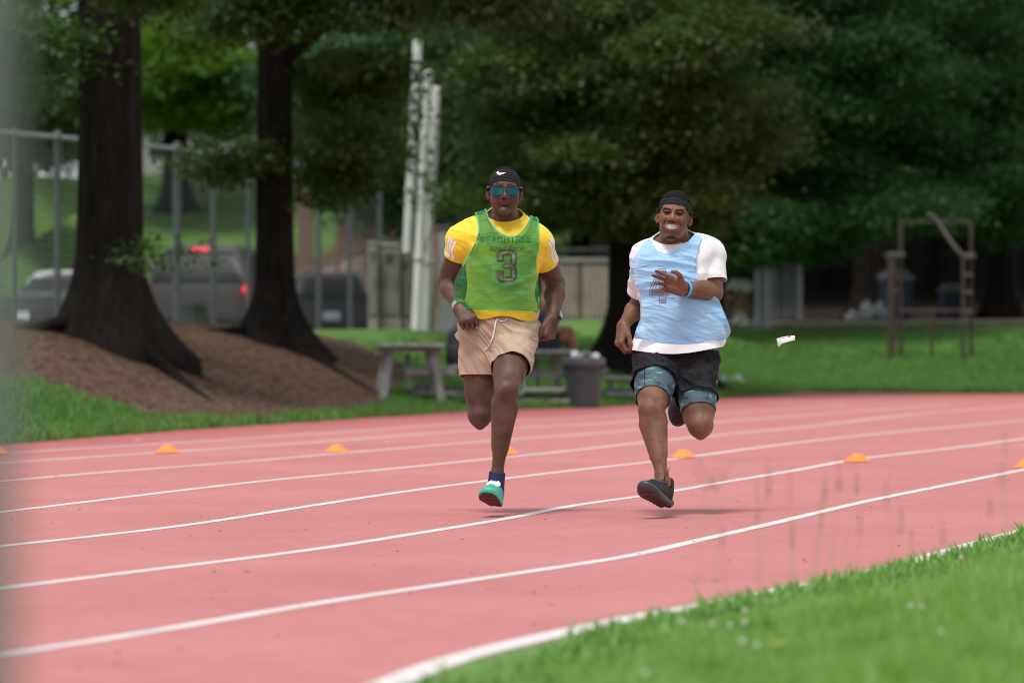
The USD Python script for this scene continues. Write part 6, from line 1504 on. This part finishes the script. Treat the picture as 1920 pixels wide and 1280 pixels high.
wheelie('wheeled_bin', 'dark blue bin seen dimly inside the rusty frame, right of the tall blue bin', on(1782, 99, .05), .42, .66, mat('bin_navy', (.010, .022, .06), .5), mat('lid_dark', (.10, .09, .085), .6))
clear = mat('bag_clear', (.20, .23, .235), .3, .3, 12, .8, 30, coat=.4)
for i, (px, wpx, hpx, lb) in enumerate([(1598, 22, 16, 'small clear plastic bag, leftmost of the heap left of the blue bin'), (1626, 26, 34, 'clear plastic bag in the middle of the heap left of the blue bin'), (1650, 22, 32, 'clear plastic bag leaning against the blue bin')]):
    Y = 96.2; p = on(px, Y, .05); t = thing('plastic_bag', lb, 'bag', p); s = Y / FPX
    part(t, 'sack', crumple((0, 0, hpx * s * .42), np.array([wpx * s * .6, wpx * s * .5, hpx * s * .55]), 20 + i, .45), clear, 25); part(t, 'knot', crumple((0, 0, hpx * s * .98), np.array([.05, .05, .05]), 30 + i), clear, 25)

# ------------------------------------------------------------------ cabinets, panel and white poles
cab = mat('cabinet_grey', (.235, .225, .20), .7, .22, 2.2, .2, 40); cab_d = mat('cabinet_door', (.17, .165, .15), .7, .25, 3, .2, 40); dark_gap = mat('dark_gap', (.02, .02, .02), .8)
def cabinet(name, label, px0, px1, py0, py1, Y, depth, leaf=2, mt=None):
    x0, x1 = (px0 - 960) * Y / FPX, (px1 - 960) * Y / FPX; cx = (x0 + x1) / 2; g = hz(cx, Y); zt_ = EYE + (HOR - py0) * Y / FPX; H = zt_ - g; W = x1 - x0
    t = thing(name, label, 'cabinet', (cx, Y, g))
    part(t, 'plinth', bx((0, depth / 2, .02), (W * 1.06, depth * 1.1, .24), None, .01), conc_g); part(t, 'case', bx((0, depth / 2, .14 + (H - .14) / 2), (W, depth, H - .145), None, .012), mt or cab); part(t, 'lid', bx((0, depth / 2, H + .02), (W * 1.05, depth * 1.08, .05), None, .012), mt or cab)
    for k in range(leaf):
        w = W / leaf; part(t, 'door', bx((-W / 2 + w * (k + .5), -.012, .14 + (H - .14) / 2), (w * .82, .025, (H - .14) * .86), None, .008), cab_d); 
    part(t, 'handle', bx((-W / 2 + W / leaf * .78, -.035, H * .55), (.02, .03, .14), None, .004), galv_d)
    for k in range(4): part(t, 'vent_slot', bx((-W / 2 + W / leaf * .5, -.026, H * .80 + k * .045), (W / leaf * .4, .01, .016)), dark_gap)
    return t
cabinet('utility_cabinet', 'narrow tall concrete pillar, leftmost of the grey cabinets left of the white poles', 690, 708, 458, 622, 70.5, .5, 1, conc_g)
cabinet('utility_cabinet', 'wide grey weathered cabinet with a door, left of the white poles', 711, 750, 462, 622, 70.8, .6, 1)
cabinet('utility_cabinet', 'slim grey cabinet under the shortest white pole', 752, 774, 474, 620, 71, .5, 1, conc_g)
Y = 72; x0, x1 = (812 - 960) * Y / FPX, (872 - 960) * Y / FPX; g = hz((x0 + x1) / 2, Y); H = EYE + (HOR - 428) * Y / FPX - g
t = thing('rusty_metal_board', 'tall pale grey metal panel streaked with rust, right of the white poles', 'panel', ((x0 + x1) / 2, Y, g))
rust = usdkit.material(stage, LK + 'rusty_panel', {'g': ('geometry', {}), 'mp': ('mapping', {'scale': (7, 1, .5)}), 'n': ('noise_texture', {'scale': 1.0, 'detail': 5.0, 'roughness': .6}), 'r': ('rgb_ramp', {'ramp': [(.42, (.34, .36, .36)), (.56, (.30, .30, .28)), (.62, (.26, .12, .06)), (.8, (.16, .06, .03))]}), 'p': ('principled_bsdf', {'roughness': .6})},
    [('g.position', 'mp.vector'), ('mp.vector', 'n.vector'), ('n.fac', 'r.fac'), ('r.color', 'p.base_color')], surface='p.BSDF')
part(t, 'sheet', bx((0, .15, H / 2), (x1 - x0, .3, H), None, .015), rust); part(t, 'cap', bx((0, .15, H + .02), ((x1 - x0) * 1.04, .36, .05), None, .01), galv_d)
part(t, 'edge_angle', bx(((x1 - x0) / 2 - .03, -.012, H / 2), (.06, .03, H * .98), None, .006), mat('rust', (.20, .085, .045), .85, .35, 8)); part(t, 'foot', bx((0, .15, .03), ((x1 - x0) * 1.06, .4, .1), None, .01), conc_g)
pole_m = mat('pole_white', (.74, .74, .73), .5, .10, 1.6); pole_r = mat('pole_rust', (.32, .22, .15), .8, .4, 10); strap_m = mat('strap', (.16, .12, .10), .6)
def pole(label, a, b, r_, Y):
    A, B = at(*a, Y), at(*b, Y); t = thing('white_pole', label, 'pole', A, 'white poles beside the grey cabinets')
    part(t, 'pipe', tube([A, lerp(A, B, .5), B], r_, 18), pole_m, 40, True)
    for u in (.30, .72):
        c = lerp(A, B, u); part(t, 'coupling', tube([c - unit(B - A) * .07, c + unit(B - A) * .07], r_ * 1.14, 18), pole_m, 40, True)
    for u in (.29, .62): c = lerp(A, B, u); part(t, 'strap', tube([c - unit(B - A) * .018, c + unit(B - A) * .018], r_ * 1.2, 18), strap_m if u > .5 else pole_r, 40, True)
    part(t, 'cap', tube([B, B + unit(B - A) * .05], [r_ * 1.06, r_ * .7], 18), pole_m, 40, True)
pole('white pole that ends on the slim cabinet, leftmost and tallest of the three poles', (763, 474), (783, 82), .070, 70.6)
pole('white pole in the middle of the three, reaching down to the grass', (779, 630), (803, 138), .074, 70.2)
pole('white pole at the right of the three, the shortest at its top', (797, 630), (818, 168), .068, 70.7)
t = thing('cable_loop', 'dark cable hanging in a loop from the leftmost white pole', 'cable', at(770, 300, 70.5))
part(t, 'cable', tube(spline([at(776, 190, 70.5), at(764, 200, 70.4), at(757, 235, 70.4), at(760, 270, 70.4), at(770, 285, 70.5)], 24), .014, 6), strap_m, 40, True)
part(t, 'clip', tube([at(776, 188, 70.5), at(776, 194, 70.5)], .03, 8), strap_m, 40, True)
t = thing('cable_loop', 'thin dark cable running down the right white pole to the rusty panel', 'cable', at(800, 430, 70.4))
part(t, 'cable', tube(spline([at(809, 300, 70.55), at(806, 340, 70.5), at(816, 395, 70.5), at(802, 450, 70.5), at(796, 480, 70.5)], 24), .014, 6), strap_m, 40, True)

# ------------------------------------------------------------------ picnic tables and benches
wood = mat('grey_wood', (.27, .265, .255), .85, .22, 5, .35, 50); wood2 = mat('grey_wood_b', (.215, .21, .20), .85, .25, 6, .35, 50); woods = [wood, wood2]
def picnic(label, b, rz, L=1.8, H=.70, W=.75, bench=(True, True)):
    t = thing('picnic_table', label, 'picnic table', b, 'weathered picnic tables beside the track', rz)
    for k in range(5): part(t, 'plank', bx((-W / 2 + W / 5 * (k + .5), 0, H), (W / 5 - .012, L, .038), None, .006), woods[k % 2])
    for sx, on_ in zip((-1, 1), bench):
        if not on_: continue
        for k in range(2): part(t, 'bench_plank', bx((sx * (.58 + .13 * k), 0, .42), (.12, L, .036), None, .006), woods[k])
    for sy in (-1, 1):
        y = sy * (L / 2 - .22)
        for sx in (-1, 1): part(t, 'leg', bx((sx * .30, y, H / 2 - .01), (.09, .05, H + .02), rotm([0, 1, 0], -sx * .16), .005), woods[0])
        part(t, 'cross_beam', bx((0 if all(bench) else .34, y + .05, .37), (1.42 if all(bench) else .86, .045, .085), None, .005), woods[1]); part(t, 'top_cleat', bx((0, y - .05, H - .05), (W * .94, .045, .06), None, .005), woods[1])
    part(t, 'brace', bx((0, L * .18, H * .52), (.05, .62, .05), rotm([1, 0, 0], .75), .004), woods[1])
    return t
def low_bench(label, b, rz, L, H=.44):
    t = thing('low_bench', label, 'bench', b, None, rz)
    for k in range(3): part(t, 'plank', bx((0, -.15 + .15 * k, H), (L, .14, .04), None, .006), woods[k % 2])
    part(t, 'foot_plank', bx((0, -.32, H * .38), (L, .18, .04), None, .006), woods[0])
    for sx in (-1, 1):
        x = sx * (L / 2 - .1)
        for s2 in (-1, 1): part(t, 'leg', bx((x, 0, H / 2), (.06, .07, H * 1.12), rotm([1, 0, 0], s2 * .55), .005), woods[1])
        part(t, 'end_brace', bx((x, -.05, H * .36), (.05, .62, .06), None, .005), woods[1])
    part(t, 'stretcher', bx((0, .02, H * .5), (L, .045, .07), None, .005), woods[1])
    return t
picnic('grey picnic table left of the runner in green, seen end on', on(768, 54.5), math.radians(4), H=.68, bench=(False, True))
low_bench('low grey bench with crossed legs just left of the thigh of the runner in green', on(848, 55.2), math.radians(-3), .95, .44)
picnic('grey picnic table behind the runner in green, with a person sitting on it', on(1012, 58), math.radians(6), H=.66, bench=(True, True))
low_bench('low grey bench just left of the trash can', on(1010, 56.2), 0, .80, .22)
low_bench('low grey bench to the right of the trash can', on(1170, 59.6), math.radians(3), .55, .34)

# backpack on the table, left of the runner in green
blk = mat('backpack_black', (.016, .017, .02), .8, .25, 12, .4, 100); Yb = 55.2; g = on(855, Yb); zt0 = g[2] + .47
t = thing('black_bag', 'black bag half hidden behind the runner in green, above the low grey bench', 'bag', (g[0], Yb, zt0))
part(t, 'bag', Field((-.25, -.2, -.05), (.25, .2, .65), .02).add([(rc((0, 0, .13), (0, .02, .38), .13, .11), 0, '+'), (ell((0, -.09, .17), (.10, .07, .12)), .04, '+')]).mesh(), blk, 50)
part(t, 'strap', tube([(-.06, .1, .45), (-.08, .15, .3), (-.07, .11, .08)], .018, 6), blk); part(t, 'handle', tube([(-.04, .0, .48), (0, .0, .53), (.04, .0, .48)], .012, 6), blk)

# ------------------------------------------------------------------ rusty pull-up frame
rusty = mat('rusty_steel', (.045, .026, .020), .8, .35, 9, .3, 60); steel_g = mat('worn_steel', (.06, .05, .047), .5, .2, 8, metal=.3); Yf = 82.0
F_ = lambda px, py, dy=0: at(px, py, Yf + dy)
b = on(1745, Yf); t = thing('exercise_frame', 'rusty steel pull-up frame with side ladders and a bent bar, on the right lawn', 'exercise frame', b)
gz = lambda px, dy=0: on(px, Yf + dy)[2] - .2
def post(px, py, w, dy=0, m=rusty):
    p = F_(px, py, dy); z0 = gz(px, dy); part(t, 'post', bx((p[0], p[1], (z0 + p[2]) / 2), (w, w, p[2] - z0), None, .012), m, 30, True)
post(1668, 476, .075); post(1689, 414, .07, .6); post(1676, 476, .06, 1.4); post(1806, 478, .065); post(1821, 414, .06, .6); post(1747, 585, .06, .3)
def bar(a, b_, w, nm, m=rusty): part(t, nm, tube([a, b_], w, 8), m, 40, True)
bar(F_(1689, 416, .6), F_(1821, 416, .6), .026, 'top_bar'); bar(F_(1690, 583, .3), F_(1806, 583, .3), .032, 'low_bar'); bar(F_(1663, 478, .0), F_(1692, 478, .6), .055, 'bracket', steel_g); bar(F_(1803, 480, .0), F_(1824, 480, .6), .055, 'bracket', steel_g)
for py in (515, 548, 583, 630): bar(F_(1806, py, 0), F_(1821, py, .6), .035 if py < 600 else .02, 'rung', steel_g)
part(t, 'bent_bar', tube(spline([F_(1738, 404, .3), F_(1752, 408, .3), F_(1763, 422, .25), F_(1782, 452, .1), F_(1804, 479, 0)], 22), .042, 10), steel_g, 40, True)
part(t, 'bolt_plate', bx(F_(1679, 546, -.08), (.10, .03, .06), None, .006), steel_g, 30, True)

# ------------------------------------------------------------------ things left on the grass, and the flying paper
shoe_m = mat('sneaker_grey', (.42, .43, .45), .7, .3, 20); shoe_w = mat('sneaker_white', (.68, .68, .68), .6)
for i, (px, py, rz_, lb) in enumerate([(1352, 718, .3, 'sneaker lying on the grass nearest the shorts of the runner in blue'), (1371, 716, 1.2, 'middle sneaker of the three lying on the grass right of the runner in blue'), (1391, 719, -.5, 'rightmost of the three sneakers lying on the grass')]):
    lo_, hi_ = 60.0, 84.0
    for _ in range(40):
        Y = (lo_ + hi_) / 2; p = on(px, Y); yy = HOR + (EYE - p[2]) * FPX / Y
        if yy > py + 5: lo_ = Y
        else: hi_ = Y
    t = thing('sneaker', lb, 'shoe', p, None, rz_)
    part(t, 'upper', Field((-.1, -.2, 0), (.1, .2, .2), .012).add([(rc((0, -.09, .07), (0, .1, .05), .05, .042), 0, '+'), (rc((0, -.09, .08), (0, -.1, .13), .045, .045), .03, '+'), (rc((0, -.08, .13), (0, -.09, .2), .03, .03), .01, '-')]).mesh(), shoe_m, 50)
    part(t, 'sole', bx((0, 0, .018), (.11, .32, .036), None, .012), shoe_w)
Yp = 21.9; c = at(1474, 636, Yp); t = thing('paper_tag', 'small white paper tag flying through the air right of the runner in blue', 'paper', c); s = Yp / FPX
u = np.linspace(-1, 1, 16); rows = []
for a in u:
    px_, py_ = 1474 + 16.5 * a, 636 - 4.0 * a + 1.4 * (a * a); hh = 5.6 - 1.0 * a
    tp_, bt_ = at(px_ - (1.5 if a < 0 else 0), py_ - hh, Yp + .02 * a * a), at(px_ - (2.0 * (1 - a)) * 0 + 3 * max(0, -a - .5), py_ + hh + (2.2 if a < -.7 else 0), Yp - .015 + .03 * a * a); rows.append([tp_, lerp(tp_, bt_, .5) + [0, -.006, 0], bt_])
v, f = grid_mesh(None, np.array(rows)); paper = part(t, 'sheet', solidify((v, f), .0006), mat('paper_white', (.78, .77, .74), .8), True, True)
pr_ = lambda pts: np.array([at(a, b_, Yp - .022) for a, b_ in pts])
part(paper, 'print', (pr_([(1460, 634.5), (1477, 631), (1478, 632.2), (1461, 635.6)]), np.array([[0, 1, 2], [0, 2, 3]])), mat('print_grey', (.22, .22, .24), .7), False, True)
part(paper, 'print', (pr_([(1478, 629.5), (1482, 628.8), (1482.5, 632.4), (1478.5, 633)]), np.array([[0, 1, 2], [0, 2, 3]])), LK + 'print_grey', False, True)
leafl = mat('fallen_leaf', (.40, .33, .12), .8, .2, 60); leafb = mat('fallen_leaf_brown', (.16, .09, .05), .85)
rg = np.random.default_rng(9); vs, fs = [], []
for i in range(190):
    px, py = rg.uniform(-20, 1940), rg.uniform(800, 1270) ** 1; p = gnd(px, py)
    if p[0] > Xin(p[1]) - .1: continue
    a = rg.uniform(0, 6.28); L = rg.uniform(.004, .012) * (1.9 if rg.uniform() < .06 else 1); k = len(vs); d = np.array([math.cos(a), math.sin(a), 0]); q = np.array([-d[1], d[0], 0])
    vs += [p + [0, 0, .004], p + d * L + q * L * .4 + [0, 0, .008], p + d * 2 * L + [0, 0, .006], p + d * L - q * L * .4 + [0, 0, .004]]; fs += [(k, k + 1, k + 2), (k, k + 2, k + 3)]
top('debris', (np.array(vs), np.array(fs)), leafb, 'tiny crumbs and leaf bits scattered over the red track', 'debris', 'stuff', False)
for px, py, lb in ((245, 828, 'small dry yellow leaf on the far lane at the left'), (712, 832, 'small dry leaf on the lane line left of the runner in green'), (1905, 838, 'dry curled leaf at the right edge of the track')):
    p = gnd(px, py); v = np.array([[0, 0, .004], [.03, .02, .02], [.07, 0, .012], [.03, -.02, .016], [.10, .01, .02]]); top('dry_leaf', (v + p, np.array([[0, 3, 1], [1, 3, 2], [1, 2, 4]])), leafl, lb, 'leaf', smooth=False)

# the blurred post close to the lens
Y = 2.3; xp = (24 - 960) * Y / FPX - .034
t = thing('near_post', 'pale galvanised post close by at the left edge, wholly out of focus', 'post', (xp, Y, 0))
part(t, 'pipe', lathe([(.034, -.05), (.034, 2.3), (.037, 2.3), (.037, 2.36), (.02, 2.40), (.001, 2.41)], 24), mat('post_pale', (.16, .17, .163), .6, .06, 20), 40); part(t, 'clamp', lathe([(.035, 1.5), (.039, 1.5), (.039, 1.54), (.035, 1.54)], 24), galv, 40)
# ------------------------------------------------------------------ people in the background
skin_b = skin_mat('skin_far', (.16, .075, .042), (.22, .105, .064))
def simple_person(name, label, base, J, parts_, skin, h=.014):
    """J prims for the body; parts_: (name, prims, inflate, material)"""
    t = thing(name, label, 'person', base)
    lo, hi = bounds(J, .03); part(t, 'body', Field(lo, hi, h).add(J).mesh(), skin, True, True)
    for nm, pr, inf, m_ in parts_:
        lo, hi = bounds(pr, .05); part(t, nm, smooth_mesh(Field(lo, hi, h).add(pr, inf).mesh(), 3), m_, True, True)
    return t
Y = 58.0; Q = lambda px, py, d=0.0: at(px, py, Y + d)
hip1, hip2 = Q(1028, 648, .0), Q(1030, 648, .22); kn1, kn2 = Q(1068, 622, -.02), Q(1062, 628, .24); an1, an2 = Q(1081, 668, .0), Q(1074, 672, .25); chest = Q(1024, 606, .1)
thigh = [(rc(hip1, kn1, .085, .06), .03, '+'), (rc(hip2, kn2, .085, .06), .03, '+')]
hd = Q(1021, 571, .05)
arm = [(rc(Q(1020, 596, -.12), Q(1031, 622, -.14), .05, .042), .02, '+'), (rc(Q(1031, 622, -.14), Q(1056, 616, -.06), .04, .03), .02, '+'), (rc(Q(1056, 616, -.06), Q(1064, 614, -.03), .028, .022), .01, '+'),
       (rc(Q(1020, 596, .28), Q(1040, 620, .3), .05, .042), .02, '+'), (rc(Q(1040, 620, .3), Q(1064, 618, .22), .04, .03), .02, '+')]
for i in range(5): arm.append((rc(Q(1064, 613 + i * .8, -.04 + .012 * i), Q(1070, 617 + i * 1.1, -.045 + .012 * i), .009), .004, '+'))
torso_s = [(rc(Q(1026, 640, .1), chest, .135, .145), .03, '+'), (rc(Q(1020, 597, -.08), Q(1020, 597, .26), .065), .04, '+')]
headp = [(ell(hd, (.078, .092, .112)), 0, '+'), (ell(hd + [.03, 0, -.05], (.055, .055, .06)), .02, '+'), (ell(hd + [.088, 0, -.015], (.018, .012, .02)), .012, '+'), (rc(Q(1021, 592, .08), hd, .05, .05), .03, '+'), (ell(hd + [-.005, -.085, -.01], (.02, .01, .03)), .005, '+')]
legs_s = thigh + [(rc(kn1, lerp(kn1, an1, .35), .055, .052), .03, '+'), (rc(lerp(kn1, an1, .3), an1, .055, .034), .03, '+'), (rc(kn2, an2, .055, .034), .03, '+'), (rc(an1, an1 + [.13, 0, -.05], .036, .026), .02, '+'), (rc(an2, an2 + [.13, 0, -.05], .036, .026), .02, '+')]
navy_t = mat('top_navy', (.02, .035, .09), .8, .2, 8); blk_s = mat('shorts_black_far', (.012, .012, .016), .8); blond = mat('hair_blond', (.36, .23, .10), .8, .25, 60)
t = simple_person('person', 'person in navy top and black shorts sitting with bent knees on the picnic table', (Q(1028, 665)[0], Y, hz(0, Y)), torso_s + headp + arm + legs_s,
    [('top', torso_s + arm[:1] + arm[3:4], .012, navy_t), ('shorts', [(rc(hip1, lerp(hip1, kn1, .38), .09, .085), .03, '+'), (rc(hip2, lerp(hip2, kn2, .38), .09, .085), .03, '+'), (ell(Q(1027, 645, .1), (.15, .19, .11)), .04, '+')], .012, blk_s),
     ('hair', [(ell(hd + [-.02, 0, .03], (.088, .1, .095)), 0, '+'), (ell(hd + [-.07, .0, -.02], (.05, .06, .09)), .03, '+')], .004, blond)], skin_b)
part(t, 'shoe', Field(an1 - .12, an1 + .25, .014).add([(rc(an1 + [0, 0, -.03], an1 + [.15, 0, -.06], .042, .032), 0, '+')]).mesh(), mat('shoe_far', (.03, .03, .035), .7), True, True)
band(t, 'watch', Q(1054, 616, -.07), Q(1031, 622, -.14), .032, .02, M['rubber_black'])

Y = 89.0; Q = lambda px, py, d=0.0: at(px, py, Y + d); s_ = Y / FPX
g0 = hz(Q(1386, 600)[0], Y); gy = HOR + (EYE - g0) / s_
hA, hB = Q(1381, 552, .0), Q(1398, 550, .12); kA, kB = Q(1381, 576, -.04), Q(1398, 578, .08); aA, aB = Q(1382, 592, .02), Q(1395, 598, .14); shd = Q(1372, 540, -.45)
legs_b = [(rc(hA, kA, .068, .048), .03, '+'), (rc(kA, aA, .046, .032), .03, '+'), (rc(hB, kB, .068, .048), .03, '+'), (rc(kB, aB, .046, .032), .03, '+'), (rc(aA, aA + [-.05, -.14, -.04], .045, .03), .02, '+'), (rc(aB, aB + [-.05, -.14, -.04], .045, .03), .02, '+')]
tor_b = [(rc(Q(1398, 536, .1), Q(1378, 534, -.34),   .125, .12), .04, '+'), (rc(Q(1368, 540, -.44), Q(1388, 536, -.46), .07), .05, '+')]
hb_ = Q(1369, 556, -.62)
arm_b = [(rc(Q(1366, 542, -.46), Q(1363, 560, -.55), .05, .042), .02, '+'), (rc(Q(1363, 560, -.55), Q(1366, 580, -.52), .04, .03), .02, '+'), (rc(Q(1390, 540, -.46), Q(1390, 560, -.5), .05, .04), .02, '+'), (rc(Q(1390, 560, -.5), Q(1388, 578, -.5), .04, .03), .02, '+')]
for i in range(4): arm_b += [(rc(Q(1365 + i, 580, -.52), Q(1365 + i * 1.4, 588, -.54), .012), .004, '+'), (rc(Q(1387 + i, 578, -.5), Q(1387 + i * 1.4, 586, -.52), .012), .004, '+')]
head_b = [(ell(hb_, (.06, .075, .08)), 0, '+'), (rc(Q(1371, 546, -.5), hb_, .055, .05), .03, '+'), (ell(hb_ + [0, -.09, -.02], (.016, .018, .02)), .01, '+')]
t = simple_person('person', 'person in white shirt bending over at the low fence, white shoes on the grass', (Q(1388, 600)[0], Y, g0), tor_b + head_b + arm_b + legs_b,
    [('shirt', tor_b, .015, mat('shirt_far_white', (.40, .41, .39), .8, .1, 5)), ('shorts', [(rc(hA, lerp(hA, kA, .4), .075, .066), .03, '+'), (rc(hB, lerp(hB, kB, .4), .075, .066), .03, '+')], .008, mat('shorts_far_brown', (.10, .06, .045), .8)), ('hair', [(ell(hb_ + [0, .02, .04], (.066, .08, .068)), 0, '+')], .004, M['hair']),
     ('shoe', [(rc(aA + [0, .03, -.05], aA + [-.05, -.16, -.07], .055, .045), 0, '+')], 0, M['white']), ('shoe', [(rc(aB + [0, .03, -.05], aB + [-.05, -.16, -.07], .055, .045), 0, '+')], 0, M['white']),
     ('sock', [(rc(aA, aA + [0, 0, .12], .05, .05), 0, '+')], .004, M['white']), ('sock', [(rc(aB, aB + [0, 0, .12], .05, .05), 0, '+')], .004, M['white'])], skin_b)
green_runner()
blue_runner()
